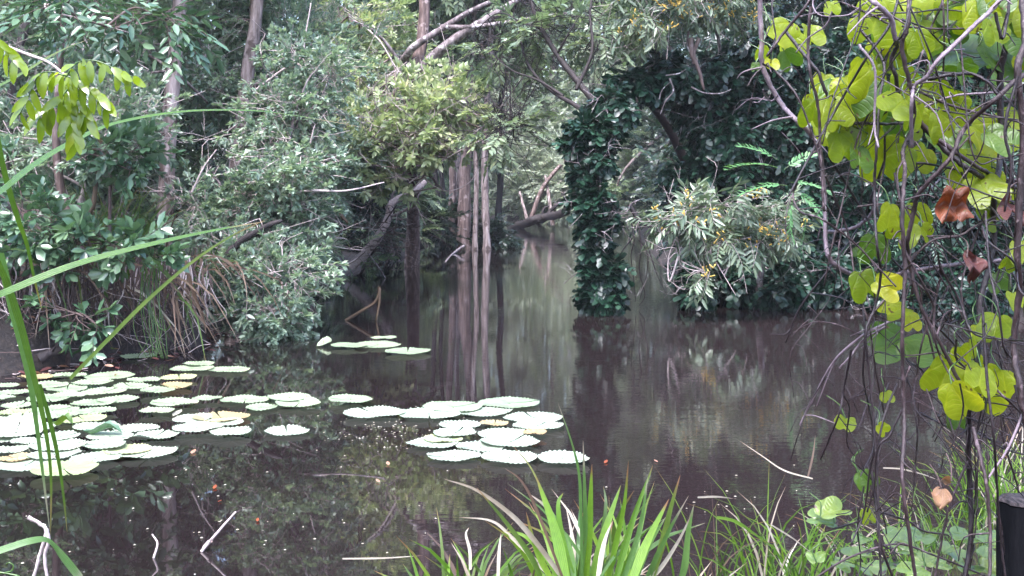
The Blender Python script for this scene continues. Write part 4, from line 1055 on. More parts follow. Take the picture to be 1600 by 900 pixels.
def lily_pad(px, py, w, mat, label, z, r, group='lily pads on the water', tilt=0.0, fold=0.0):
    c = W(px, py, 0.012 + z)
    R_ = w / 2 / F * c[1] * r.uniform(.9, 1.08)
    nt_ = int(np.clip(round(2 * math.pi * R_ / .028), 26, 60)); n = nt_ * 2
    ph0 = r.uniform(0, 2 * math.pi); notch = .05
    th = ph0 + np.linspace(notch, 2 * math.pi - notch, n + 1)
    oval = 1 + .03 * np.sin(3 * th + r.uniform(0, 6)) + .06 * np.sin(2 * th + r.uniform(0, 6))
    wav = .0025 * np.sin(3 * th + r.uniform(0, 6)) + .002 * np.sin(5 * th + r.uniform(0, 6))
    tooth = (np.arange(n + 1) % 2) * r.uniform(.3, 1.15, n + 1)
    v = []
    for q, zz in [(.04, 0), (.35, .0), (.7, .002), (.90, .006)]:
        rr = R_ * q * oval; v.append(np.stack([rr * np.cos(th), rr * np.sin(th), zz + wav * q * q], -1))
    rr = R_ * oval * (.965 + .045 * tooth); v.append(np.stack([rr * np.cos(th), rr * np.sin(th), .005 + .0075 * tooth + wav], -1))
    v = np.vstack(v)
    if fold:                                            # one side of the leaf stands up off the water
        v[:, 2] += np.maximum(v[:, 1] - 0.0 * R_, 0) * fold
    if tilt:
        v[:, 2] += v[:, 0] * tilt
    v[:, 2] += np.dot(v[:, :2], r.normal(0, .006, 2))
    if r.random() < .22:                                 # part of the rim curls up, or hangs torn
        e_ = r.uniform(0, 6.28); k_ = np.clip((v[:, 0] * math.cos(e_) + v[:, 1] * math.sin(e_)) / R_ - r.uniform(.45, .7), 0, 1)
        v[:, 2] += k_ * R_ * r.uniform(.05, .28); v[:, :2] *= (1 - k_ * r.uniform(.1, .8))[:, None]
    v[:, 2] = np.maximum(v[:, 2], -.006 - z)
    f = []
    for k in range(4):
        for i_ in range(n):
            a = k * (n + 1) + i_
            f.append([a, a + 1, a + n + 2, a + n + 1])
    g = Geo().add(v + c, np.array(f))
    return tag(g.build('lily_pad', M[mat], None, c), label, 'lily pad', group)


pads = {
    'left raft': [(216, 557, 58), (272, 630, 82), (245, 642, 55), (300, 655, 70), (308, 668, 75), (243, 681, 68), (212, 670, 66), (231, 708, 82), (149, 716, 86), (163, 695, 72), (198, 703, 75, 'pad_yellow'), (172, 682, 75),
                  (150, 667, 65), (147, 643, 70), (147, 630, 72), (163, 612, 68), (172, 588, 85), (246, 610, 55), (206, 604, 60), (225, 594, 50), (280, 590, 62, 'pad_yellow'), (273, 603, 58, 'pad_brown'), (145, 598, 60), (105, 588, 62),
                  (105, 608, 65), (75, 602, 60), (76, 623, 75), (107, 618, 55), (82, 641, 78), (90, 649, 62), (28, 634, 60), (22, 645, 50, 'pad_yellow'), (20, 614, 55), (12, 603, 40), (5, 622, 35), (18, 655, 75), (8, 688, 45), (95, 682, 65),
                  (90, 696, 88), (12, 704, 60), (85, 710, 80), (28, 716, 55, 'pad_brown'), (40, 727, 95), (100, 733, 100, 'pad_yellow'), (60, 668, 60), (130, 655, 66, 'pad_yellow'), (45, 690, 60), (55, 590, 55, 'pad_brown'), (185, 625, 60)],
    'middle raft': [(383, 625, 79), (452, 621, 77), (467, 630, 71), (408, 637, 55), (548, 624, 73), (448, 674, 75), (361, 675, 69), (351, 661, 60), (345, 652, 79, 'pad_brown'), (323, 623, 48), (359, 578, 61), (310, 569, 50), (300, 576, 60)],
    'right raft': [(584, 645, 91), (670, 647, 95), (708, 636, 95), (796, 630, 95), (763, 645, 89), (834, 653, 87), (840, 665, 77), (718, 664, 65), (712, 676, 71), (785, 678, 75), (798, 690, 85), (676, 693, 77), (692, 686, 67, 'pad_yellow'), (751, 699, 79),
                   (773, 662, 47, 'pad_brown'), (836, 676, 40, 'pad_brown'), (710, 713, 87), (796, 715, 87), (879, 716, 81)],
    'small far group': [(600, 528, 37), (590, 539, 72), (545, 540, 60), (637, 549, 78)],
}
ORD = ['first', 'second', 'third', 'fourth', 'fifth', 'sixth', 'seventh', 'eighth', 'ninth', 'tenth', 'eleventh', 'twelfth', 'thirteenth', 'fourteenth']
ROWS = ['nearest', 'second nearest', 'third nearest', 'fourth nearest', 'fifth nearest', 'sixth nearest', 'seventh nearest', 'eighth nearest', 'ninth nearest', 'tenth nearest', 'farthest']
COLN = {'pad': 'pale green', 'pad_light': 'sheen-painted green', 'pad_yellow': 'yellowed', 'pad_brown': 'browning'}
r = np.random.default_rng(77)
for raft, items in pads.items():
    its = sorted([(p + ('pad_light' if (p[1] > 650 or (p[0] > 560 and p[1] > 640)) else 'pad',))[:4] if len(p) == 3 else p for p in items], key=lambda p: -p[1])
    rows = []                                            # rows from the viewer outwards
    for p in its:
        if rows and rows[-1][0][1] - p[1] < 14: rows[-1].append(p)
        else: rows.append([p])
    for ri, row in enumerate(rows):
        row.sort(key=lambda p: p[0])
        for ci, p in enumerate(row):
            rown = f'{ROWS[ri]} row' if len(rows) > 1 else 'row'
            pos = f'{ORD[ci]} from left' if len(row) > 1 else 'alone'
            lily_pad(p[0], p[1], p[2], p[3], f'{COLN[p[3]]} toothed lily pad, {pos}, {rown}, {raft}', r.choice([0, .005, .010, .015]) + .0012 * ci, r)
lily_pad(25, 676, 84, 'pad_light', 'large sheen-painted lily pad standing half upright in the left raft by the left edge', .02, r, None, 0, .5)
lily_pad(506, 538, 26, 'pad', 'small folded lily leaf at the left tip of the small far group', .01, r, None, .3, .6)
for k, (px, py, ln, mt, lab) in enumerate([(160, 677, 62, 'leaf_gloss', 'curled green and brown lily leaf lying on the left raft'), (98, 664, 32, 'blade_olive', 'curled olive brown lily leaf on the left raft beside the long blades')]):
    c = W(px, py, .03); L_ = ln / F * c[1]
    t = np.linspace(-.5, .5, 9); g = Geo(); vv = []
    for q in t:
        wd_ = .06 * (1 - (2 * q) ** 2) ** .5 + .004
        for s_ in (-1, -.4, .3, 1):
            vv.append(c + np.array([q * L_, s_ * wd_ * .7, .02 * math.sin(q * 7) + .05 * (abs(s_)) ** 1.5 * (1 - (2 * q) ** 2) + .01]))
    f = [[i_ * 4 + j_, i_ * 4 + j_ + 1, i_ * 4 + j_ + 5, i_ * 4 + j_ + 4] for i_ in range(8) for j_ in range(3)]
    tag(g.add(np.array(vv), np.array(f)).build('curled_leaf', M[mt], None, c), lab, 'leaf')

# ------------------------------------------------------------------ things afloat
for lab, segs, w_ in [
    ('forked bleached stick standing out of the dark water left of the grass', [[(315, 862), (340, 832), (368, 800)], [(330, 845), (322, 850), (315, 862)]], .008),
    ('small bleached twig poking out of the water left of the forked stick', [[(240, 872), (246, 850), (238, 835)]], .006),
    ('thin bleached twig slanting in the still water below the middle raft', [[(300, 757), (316, 775), (330, 795)]], .005)]:
    b = W(segs[0][0][0], segs[0][0][1])
    t = thing('floating_stick', b, lab, 'stick', 'sticks in the still water')
    for k, s_ in enumerate(segs):
        g = Geo(); add_tube(g, curve([P(a, c_, b[1] + .02 * i_) for i_, (a, c_) in enumerate(s_)], 5), w_, w_ * .5, 6, 0, .1)
        g.build('stem' if k == 0 else 'fork', M['twig_pale'], t, b)
b = W(540, 501)
t = thing('bent_reed', b, 'brown dead reed bent in a sharp angle over the water beyond the lily pads', 'reed')
g = Geo(); add_tube(g, curve([b, P(565, 486, b[1]), P(586, 472, b[1]), P(594, 452, b[1])], 5), .022, .016, 6); g.build('stalk', M['blade_brown'], t, b)
g = Geo(); add_tube(g, curve([P(592, 448, b[1]), P(593, 470, b[1]), P(588, 500, b[1])], 5), .02, .012, 6); g.build('tip', M['blade_brown'], t, b)
b = W(712, 395)
q = curve([b, P(700, 405, b[1] - .3), W(690, 414)], 4); g = Geo(); add_tube(g, curve([P(725, 384, b[1]), P(708, 396, b[1] - .5), W(696, 409)], 5), .04, .02, 6)
tag(g.build('floating_stick', M['bark_grey'], None, b), 'grey stick slanting into the water at the foot of the papery trunks', 'stick')
for px, py, ln, mt, lab in [(618, 727, 22, 'leaf_straw', 'yellow fallen leaf afloat beyond the grass, nearer the right raft'), (603, 754, 20, 'leaf_straw', 'yellow fallen leaf afloat below the right raft, left of its neighbour'),
                            (411, 815, 18, 'leaf_orange', 'orange fallen leaf afloat in the dark water right of the forked stick'), (312, 709, 26, 'leaf_straw', 'straw coloured fallen leaf afloat beside the left raft'),
                            (345, 764, 22, 'leaf_orange', 'thin orange leaf afloat below the middle raft'), (345, 784, 10, 'leaf_orange', 'tiny orange leaf afloat below the thin orange leaf'),
                            (955, 724, 20, 'leaf_orange', 'orange fallen leaf afloat on brown water right of the right raft'), (1035, 722, 14, 'leaf_straw', 'small straw leaf afloat on the open brown water'),
                            (290, 650, 40, 'blade_dry', 'grey strip of dead leaf afloat between the left and middle rafts')]:
    c = W(px, py, .006); L_ = ln / F * c[1]
    lv, lf = leaf6(L_, L_ * .3, .2, -.08)
    a_ = math.radians(rng.uniform(60, 120)); R3 = np.array([[math.sin(a_), math.cos(a_), 0], [-math.cos(a_), math.sin(a_), 0], [0, 0, 1]])
    tag(Geo().add(lv @ R3.T + c - np.array([L_ / 2, 0, 0]), lf).build('floating_leaf', M[mt], None, c), lab, 'leaf', 'fallen leaves afloat')
# white specks (petals and foam) on the water
r = np.random.default_rng(80); g = Geo()
cs = [(W(610, 675), .55, 80), (W(570, 668), .4, 30), (W(640, 690), .3, 20), (W(500, 800), .9, 14), (W(280, 760), .8, 16), (W(420, 850), .6, 12), (W(1150, 800), 1.0, 20), (W(120, 820), .7, 10)]
for c, s_, n in cs:
    for _ in range(n):
        p = c + np.array([r.normal(0, .4) * s_, r.normal(0, .5) * s_, .007]); q = r.uniform(.003, .0085)
        if pond_d(p[0], p[1]) < .05: continue
        an = np.linspace(0, 2 * math.pi, 6, endpoint=False) + r.uniform(0, 1)
        v = np.vstack([p + (0, 0, .0015), p + np.stack([np.cos(an) * q * r.uniform(.6, 1.2, 6), np.sin(an) * q, -.002 * np.ones(6)], -1)])
        g.add(v, np.array([[0, 1 + k, 1 + (k + 1) % 6] for k in range(6)]))
tag(g.build('floating_debris', M['blade_dry']), kind='stuff', label='white specks of petals and foam on the still water')

# ------------------------------------------------------------------ long blades in front on the left
def long_blade(label, pts, Y0, Y1, w, mat, face=(0, -1, .3), fold=.35, name='arching_reed', taper=True):
    n_ = len(pts)
    q = curve([P(a, c, Y0 + (Y1 - Y0) * i_ / (n_ - 1)) for i_, (a, c) in enumerate(pts)], 7)
    g = Geo(); strip(g, q, blade_w(len(q), w, .85, .3) if taper else np.full(len(q), w), face, fold, 0)
    return tag(g.build(name, M[mat], None, q[0]), label, 'reed', 'long grass blades at the left edge')
long_blade('broad green blade crossing in front of the left bank, rising to the right', [(-60, 486), (0, 463), (120, 415), (250, 380), (340, 360), (416, 346)], 1.9, 2.3, .024, 'reed', (0, -.5, 1))
long_blade('thin long blade arching over the left bank from the left edge', [(-40, 325), (0, 302), (50, 262), (110, 225), (180, 194), (290, 175), (400, 174), (480, 184), (600, 205)], 2.0, 3.0, .019, 'reed', (0, -.6, 1))
long_blade('faint grey blade pointing up right behind the yellow green sprig', [(-30, 150), (30, 118), (90, 82), (142, 60)], 2.6, 3.0, .011, 'blade_olive', (0, -1, 1))
long_blade('upright blue green blade standing in the left raft, left of the two', [(0, 395), (14, 455), (30, 520), (48, 600), (62, 700), (78, 830)], 2.3, 2.5, .018, 'blade_blue', (.3, -1, 0))
long_blade('upright bright green blade standing in the left raft, right of the two', [(-6, 400), (12, 440), (32, 500), (50, 570), (70, 660), (80, 740), (79, 836)], 2.25, 2.45, .020, 'reed', (-.3, -1, 0))
long_blade('slim yellow green stem reaching from the left edge down past the glossy shrub', [(-8, 190), (8, 270), (28, 340), (42, 380), (55, 440), (66, 485)], 2.2, 2.4, .012, 'reed', (0, -1, 0))
long_blade('slim olive blade leaning from the lily pads up to the broad blade', [(110, 592), (165, 535), (230, 470), (300, 410), (360, 370), (418, 342)], 2.5, 2.35, .010, 'blade_olive', (0, -1, .4))
long_blade('slim green blade rising from the dark water beside the upright pair', [(62, 600), (78, 655), (92, 720), (100, 780), (105, 832)], 2.4, 2.5, .010, 'reed', (0, -1, 0))
long_blade('bent grey green blade with a white sheen in the bottom left corner', [(-30, 872), (10, 858), (50, 846), (74, 846), (95, 868), (125, 905)], 2.2, 2.3, .022, 'blade_blue', (0, -.4, 1), .2, taper=False)
t = thing('dead_roots', P(70, 860, 2.4), 'pair of bleached root strands behind the bent blade in the bottom left corner', 'roots')
for pts in [[(44, 808), (62, 818), (72, 830), (62, 868), (52, 905)], [(72, 826), (76, 845), (70, 868), (74, 905)]]:
    g = Geo(); add_tube(g, curve([P(a, c, 2.45) for a, c in pts], 6), .0045, .0035, 5, 0, .1); g.build('strand', M['twig_pale'], t, P(70, 860, 2.4))
t = thing('tendril', P(10, 890, 2.2), 'curled pale green tendril at the very bottom left corner', 'tendril')
g = Geo(); add_tube(g, curve([P(-10, 893, 2.2), P(10, 896, 2.2), P(30, 900, 2.2)], 5), .002, .0018, 5)
add_tube(g, curve([P(8, 895, 2.2), P(18, 892, 2.2), P(21, 884, 2.2), P(14, 879, 2.2), P(10, 882, 2.2)], 6), .0018, .001, 5); g.build('stem', M['reed'], t, P(10, 890, 2.2))

# the sprig of yellow green leaflets
def leaflet(l, w, curl):
    t = np.array([0, .12, .35, .65, .88, 1.0]); wv = np.array([.05, .55, .95, .95, .6, .05]) * w / 2
    z = -curl * l * t ** 2
    v = np.stack([np.stack([-wv, t * l, z + .18 * wv], -1), np.stack([0 * t, t * l, z], -1), np.stack([wv, t * l, z + .18 * wv], -1)], 1).reshape(-1, 3)
    f = []
    for i_ in range(5):
        a = i_ * 3; f += [[a, a + 1, a + 4, a + 3], [a + 1, a + 2, a + 5, a + 4]]
    return v, np.array(f)


b = P(-40, 40, 2.15)
t = thing('leafy_sprig', b, 'sprig of yellow green leaflets hanging on a thin twig at the top left', 'sprig')
g = Geo(); add_tube(g, curve([b, P(-5, 65, 2.15), P(35, 82, 2.15), P(75, 97, 2.14), P(104, 119, 2.13)], 6), .004, .0022, 6); g.build('twig', M['twig_pale'], t, b)
r = np.random.default_rng(90)
lv, lf = leaflet(.047, .0165, .3)
for pts, hang_n in [([(104, 118), (120, 98), (150, 95), (185, 110), (212, 122)], 9), ([(104, 119), (120, 125), (150, 142), (172, 165)], 8), ([(104, 119), (80, 112), (60, 118), (45, 150), (30, 180)], 9),
                    ([(104, 119), (106, 150), (112, 185), (122, 228)], 12), ([(106, 140), (90, 160), (72, 170), (60, 185)], 6), ([(112, 150), (130, 165), (138, 190)], 6), ([(-5, 60), (6, 70), (20, 85), (34, 96)], 5)]:
    Y_ = 2.13 + r.uniform(-.05, .05)
    q = curve([P(a, c, Y_) for a, c in pts], 6)
    g = Geo(); add_tube(g, q, .0016, .0008, 5); rc = g.build('stalk', M['reed'], t, b)
    g = Geo()
    hang_n = int(hang_n * 1.5)
    for k in range(hang_n):
        u = (k + .8) / hang_n; p = q[int(u * (len(q) - 1))]
        tan = nrm(q[min(int(u * (len(q) - 1)) + 1, len(q) - 1)] - q[max(int(u * (len(q) - 1)) - 1, 0)])
        s_ = 1 if k % 2 else -1
        side = np.cross(tan, np.array([0, -1, 0.0])) * s_
        d = nrm(side * .55 + tan * .3 + np.array([0, r.uniform(-.8, .2), -.75]))
        Rm = frames(d[None], np.array([[r.normal(0, .5), -1, .55 + r.normal(0, .3)]]))
        g.add(*place(lv, lf, p[None], Rm, [r.uniform(.75, 1.1)]))
    g.build('leaflets', M['sprig_leaf'], rc, b)

# ------------------------------------------------------------------ grass at the near shore
def pxblade(g, pts, Y_, w, m, dy=0.0, face=None, fold=.35):
    n_ = len(pts)
    q = curve([P(a, c, Y_ + dy * i_ / (n_ - 1)) for i_, (a, c) in enumerate(pts)], 6)
    strip(g, q, blade_w(len(q), w * .7, .8, .35), face if face is not None else (rng.normal(0, .5), -1, rng.uniform(.1, .6)), fold, m)


MB = {'g': 0, 'o': 1, 'w': 2, 'b': 3, 'u': 4}
main = [([(886, 915), (868, 830), (838, 745)], .052, 'g'), ([(914, 918), (922, 820), (925, 725)], .046, 'g'), ([(922, 915), (945, 830), (970, 758)], .042, 'g'), ([(958, 915), (985, 820), (1020, 727)], .042, 'g'),
        ([(970, 915), (998, 830), (1012, 745)], .03, 'u'), ([(986, 912), (1010, 850), (1045, 780)], .044, 'g'), ([(990, 912), (1012, 855), (1040, 808)], .032, 'u'), ([(1020, 900), (1038, 842), (1047, 800), (1063, 742)], .036, 'o'),
        ([(908, 905), (915, 830), (914, 760), (911, 688)], .028, 'u'), ([(1064, 905), (1070, 880), (1076, 825), (1084, 789)], .034, 'u'), ([(888, 915), (840, 850), (800, 805), (745, 766), (693, 748)], .024, 'w'),
        ([(870, 915), (850, 890), (800, 840), (768, 814), (717, 808)], .02, 'w'), ([(850, 915), (830, 870), (790, 815), (745, 762)], .026, 'o'), ([(884, 905), (862, 810), (832, 736), (802, 697)], .016, 'o'),
        ([(910, 905), (908, 800), (905, 740), (893, 690), (872, 630)], .016, 'u'), ([(880, 905), (840, 800), (815, 752), (788, 731)], .014, 'b'), ([(935, 910), (945, 850), (958, 812)], .036, 'w'),
        ([(930, 915), (960, 870), (1000, 835), (1042, 808)], .014, 'u'), ([(900, 915), (880, 850), (872, 790), (880, 770)], .03, 'g'), ([(948, 915), (962, 850), (975, 790), (982, 720)], .026, 'g'), ([(866, 915), (838, 860), (822, 800)], .03, 'g'),
        ([(1000, 915), (1030, 890), (1060, 845), (1082, 800)], .02, 'w'), ([(940, 912), (940, 850), (946, 790), (943, 760)], .03, 'o'), ([(897, 915), (890, 860), (860, 800), (828, 772)], .03, 'u'), ([(876, 915), (856, 875), (820, 838), (790, 830)], .026, 'g')]
b = base_at((930 - 800) / F * 3.75, 3.75)
t = thing('grass_tussock', b, 'large tussock of broad bright green blades in the middle of the near shore', 'grass')
g = Geo(); r = np.random.default_rng(91)
for pts, w_, mm_ in main:
    pxblade(g, pts, 3.6 + r.uniform(-.12, .12), w_, MB[mm_], r.uniform(-.15, .15))
blades(g, b + (0, .1, -.02), 50, r, .25, .62, .022, lean=.5, curve_=.5, m=(0, 0, 0, 4, 1, 2), spread=.09)
for _ in range(36):                                   # thatch of dead leaves at the foot
    az = r.uniform(0, 6.28); d = np.array([math.cos(az), math.sin(az), 0]); p0 = b + np.array([r.normal(0, .12), r.normal(0, .12), .06]); L_ = r.uniform(.2, .5)
    tt = np.linspace(0, 1, 6)[:, None]
    strip(g, p0 + d * L_ * tt + UP * (.25 * tt - .3 * tt ** 2) * L_, blade_w(6, .018), (r.normal(0, .4), -1, 1), m=int(r.choice([2, 2, 3])))
g.build('foliage', BL, t, b)

tufts = [  # px of foot, Y, n, h0, h1, width, blades, label
    (690, 3.75, 16, .2, .45, .022, 'ggo', 'low green tuft left of the big tussock, at its far left'),
    (735, 3.8, 22, .2, .48, .024, 'gogw', 'green tuft with bleached blades just left of the big tussock'),
    (790, 3.85, 26, .15, .4, .020, 'gob', 'short mixed tuft touching the left side of the big tussock'),
    (1075, 3.7, 18, .15, .36, .016, 'gwg', 'short tuft with bleached blades touching the right side of the big tussock'),
    (1095, 4.2, 9, .35, .6, .008, 'ob', 'sparse thin brownish tuft in the shallows right of the big tussock'),
    (1135, 4.3, 14, .3, .75, .010, 'og', 'sparse upright tuft standing in the shallows beside the brownish tuft'),
    (1170, 4.0, 16, .2, .5, .012, 'ogw', 'loose tuft with drooping blades in the shallows left of the pale topped one'),
    (1215, 4.5, 30, .35, .8, .011, 'ogg', 'tall thin tuft in the shallows under the hanging twigs'),
    (1245, 4.3, 22, .3, .66, .014, 'ggow', 'tall tuft with a rusty blade in the shallows left of the vine'),
    (1265, 3.9, 16, .2, .42, .010, 'go', 'low thin tuft on the shore left of the ground vine'),
    (1320, 4.4, 20, .3, .55, .010, 'gow', 'thin tuft with bleached blades behind the ground vine'),
    (1395, 4.6, 26, .25, .6, .010, 'gog', 'thin tuft in the shallows between the lower vine stems'),
    (1440, 4.7, 30, .3, .7, .010, 'gow', 'thin tuft in the shallows behind the straw coloured dead leaf'),
    (1490, 4.9, 34, .3, .75, .010, 'ggo', 'thin tuft behind the thickest lower vine stem'),
    (1530, 5.3, 50, .4, .9, .012, 'gggo', 'dense bright tuft behind the charred post, left one'),
    (1580, 5.2, 60, .4, .95, .013, 'gggw', 'dense bright tuft behind the charred post, right one'),
    (1625, 5.0, 50, .4, .9, .013, 'ggg', 'dense tuft on the right edge of the near shore'),
    (1350, 3.6, 16, .15, .35, .010, 'gw', 'low tuft with bleached blades among the white ground leaves'),
    (1480, 3.5, 20, .15, .4, .010, 'gwg', 'low tuft at the foot of the thickest lower vine stem'),
    (1180, 3.6, 12, .12, .3, .012, 'go', 'low tuft on the muddy shore at the lower edge'),
    (620, 3.7, 9, .12, .3, .014, 'gw', 'few flat blades on the mud at the left end of the near grass')]
for k, (px, Y_, n, h0, h1, w_, ms_, lab) in enumerate(tufts):
    b = base_at((px - 800) / F * Y_, Y_); b[2] = max(b[2], -.12) - .01
    tuft('grass_tuft', lab, 'grass', b, max(5, int(n * .9)), 500 + k, h0, h1 * (.8 if px > 1080 else 1), w_ * (.7 if px > 1080 else .85), [MB[c] for c in ms_], 'grass tufts on the near shore', lean=.35, curve_=.55, spread=.07)
# single conspicuous blades
for lab, pts, Y_, w_, mm_ in [('white arching dry blade over the shallows beside the thin tufts', [(1270, 748), (1225, 735), (1190, 712), (1153, 687)], 4.2, .009, 'w'), ('flat white dry blade beside the brownish tuft', [(1090, 777), (1120, 776), (1146, 779)], 4.0, .011, 'w'),
                              ('rusty upright blade in the shallows', [(1262, 745), (1270, 710), (1274, 680)], 4.3, .016, 'b'), ('long bleached stem lying across the shallows behind the vines', [(1380, 731), (1410, 733), (1445, 742), (1475, 754)], 4.6, .009, 'w'),
                              ('long bleached stem slanting on the mud by the ground vine', [(1205, 820), (1240, 842), (1270, 866)], 3.8, .008, 'w'), ('bleached flat blades lying on the shore left of the big tussock', [(535, 873), (600, 872), (660, 868)], 3.75, .009, 'w'),
                              ('white crooked dry blade upright left of the big tussock', [(735, 890), (734, 860), (728, 835), (733, 824)], 3.6, .015, 'w'), ('white flat strip standing left of the big tussock', [(778, 905), (780, 860), (783, 832)], 3.6, .016, 'w'),
                              ('olive blade leaning right over the shallows at the lower edge', [(1120, 808), (1150, 815), (1180, 835), (1200, 850)], 3.9, .016, 'g')]:
    g = Geo(); pxblade(g, pts, Y_, w_, MB[mm_], .1, fold=.2); o = g.build('stray_reed', BL, None, P(*pts[0], Y_)); tag(o, lab, 'reed', 'single blades at the near shore')

# charred post at the lower right
pc = P(1604, 795, 2.5)
t = thing('wooden_post', (pc[0] + .02, 2.55, float(hgt(pc[0], 2.55))), 'charred black wooden post with a weathered flat top in the lower right corner', 'post')
g = Geo(); n_ = 20; a_ = np.linspace(0, 2 * math.pi, n_, endpoint=False)
prof = .055 * (1 + .07 * np.sin(3 * a_ + 1) + .05 * np.sin(7 * a_) + rng.normal(0, .025, n_))
zs = np.linspace(-.2, pc[2], 9); vv = []
for z_ in zs:
    vv.append(np.stack([pc[0] + .02 + prof * np.cos(a_) * (1 + rng.normal(0, .015, n_)), 2.55 + prof * np.sin(a_), np.full(n_, z_)], -1))
f = [[k * n_ + q, k * n_ + (q + 1) % n_, (k + 1) * n_ + (q + 1) % n_, (k + 1) * n_ + q] for k in range(8) for q in range(n_)]
g.add(np.vstack(vv), np.array(f)); g.build('shaft', M['wood_black'], t, t.location)
g = Geo(); top = vv[-1] + (0, 0, .003); v2 = np.vstack([top * 1.0, (top - top.mean(0)) * .93 + top.mean(0) + (0, 0, .006), top.mean(0)[None] + (0, 0, .007)])
f4 = np.array([[q, (q + 1) % n_, n_ + (q + 1) % n_, n_ + q] for q in range(n_)]); f3 = np.array([[n_ + q, n_ + (q + 1) % n_, 2 * n_] for q in range(n_)])
g.add(v2, f4); g.f.append(f3); g.m.append(np.zeros(n_, int)); g.build('top', M['wood_top'], t, t.location)

# ------------------------------------------------------------------ the vines in front on the right
def lobed_leaf(r, deep=.34, cup=.12):
    """a heart based leaf with two rounded lobes; +Y from the stalk to the notch between the lobes, one unit wide"""
    n_ = 40
    t = np.linspace(-math.pi, math.pi, n_, endpoint=False)       # 0 is the notch at the tip
    rad = .5 * (1 + .16 * np.exp(-((np.abs(t) - .72) / .5) ** 2) - deep * np.exp(-(t / .3) ** 2) - .24 * np.exp(-((np.abs(t) - math.pi) / .26) ** 2) - .10 * np.exp(-((np.abs(t) - 1.75) / .35) ** 2)
               + r.normal(0, .025) * np.sin(3 * t) + r.normal(0, .03) * np.sin(2 * t + 1) + r.normal(0, .008, n_))
    x, y = rad * np.sin(t) * 1.0, rad * np.cos(t) * 1.02 + .45
    rings = [(.0, 0), (.35, 0), (.7, 0), (1., 0)]
    hub = np.array([0, .42])
    vv = []
    for q, _ in rings[1:]:
        X_ = hub[0] + (x - hub[0]) * q; Y__ = hub[1] + (y - hub[1]) * q
        z = cup * np.abs(X_) * 1.3 - .22 * (Y__ - .4) ** 2 + .022 * np.sin(5 * t + r.uniform(0, 6)) * q * q * 1.3 - .15 * X_ * r.uniform(-.3, .3)
        vv.append(np.stack([X_, Y__, z], -1))
    v = np.vstack([np.array([[0, .42, -.02]])] + vv)
    f4, f3 = [], []
    for q in range(n_):
        f3.append([0, 1 + q, 1 + (q + 1) % n_])
        for k in range(2):
            a = 1 + k * n_
            f4.append([a + q, a + n_ + q, a + n_ + (q + 1) % n_, a + (q + 1) % n_])
    return v, np.array(f4), np.array(f3)


def put_leaf(g, gs, px, py, w, r, Y_, rot=None, tilt=None, m=0, yaw=None):
    v, f4, f3 = lobed_leaf(r, r.uniform(.34, .62), r.uniform(-.05, .4))
    s = w / F * Y_ * 1.04
    rot = r.normal(0, .55) + math.pi if rot is None else rot        # tips hang down
    tilt = r.uniform(-.3, .75) if tilt is None else tilt
    yaw = r.normal(0, .35) if yaw is None else yaw
    # leaf plane: local x right, local y up, local z to the viewer; then tilt back about x and yaw about z
    cr, sr = math.cos(rot), math.sin(rot)
    v2 = (v - (0, .45, 0)) * s
    a = np.stack([v2[:, 0] * cr - v2[:, 1] * sr, v2[:, 0] * sr + v2[:, 1] * cr, v2[:, 2]], -1)
    pw = np.stack([a[:, 0], -a[:, 2], a[:, 1]], -1)
    ct, s_t = math.cos(tilt), math.sin(tilt)
    pw = np.stack([pw[:, 0], pw[:, 1] * ct + pw[:, 2] * s_t, -pw[:, 1] * s_t + pw[:, 2] * ct], -1)
    cy_, sy_ = math.cos(yaw), math.sin(yaw)
    pw = np.stack([pw[:, 0] * cy_ - pw[:, 1] * sy_, pw[:, 0] * sy_ + pw[:, 1] * cy_, pw[:, 2]], -1)
    c = P(px, py, Y_)
    base = g.n
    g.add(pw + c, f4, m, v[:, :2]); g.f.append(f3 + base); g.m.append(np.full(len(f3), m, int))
    st_ = pw[1 + 2 * 40 + 0] + c                              # t = -pi: where the stalk joins
    add_tube(g, curve([st_, st_ + (r.normal(0, .01), .012, .03), st_ + (r.normal(0, .03), .03, .05)], 4), .0016, .0012, 5, m=2)


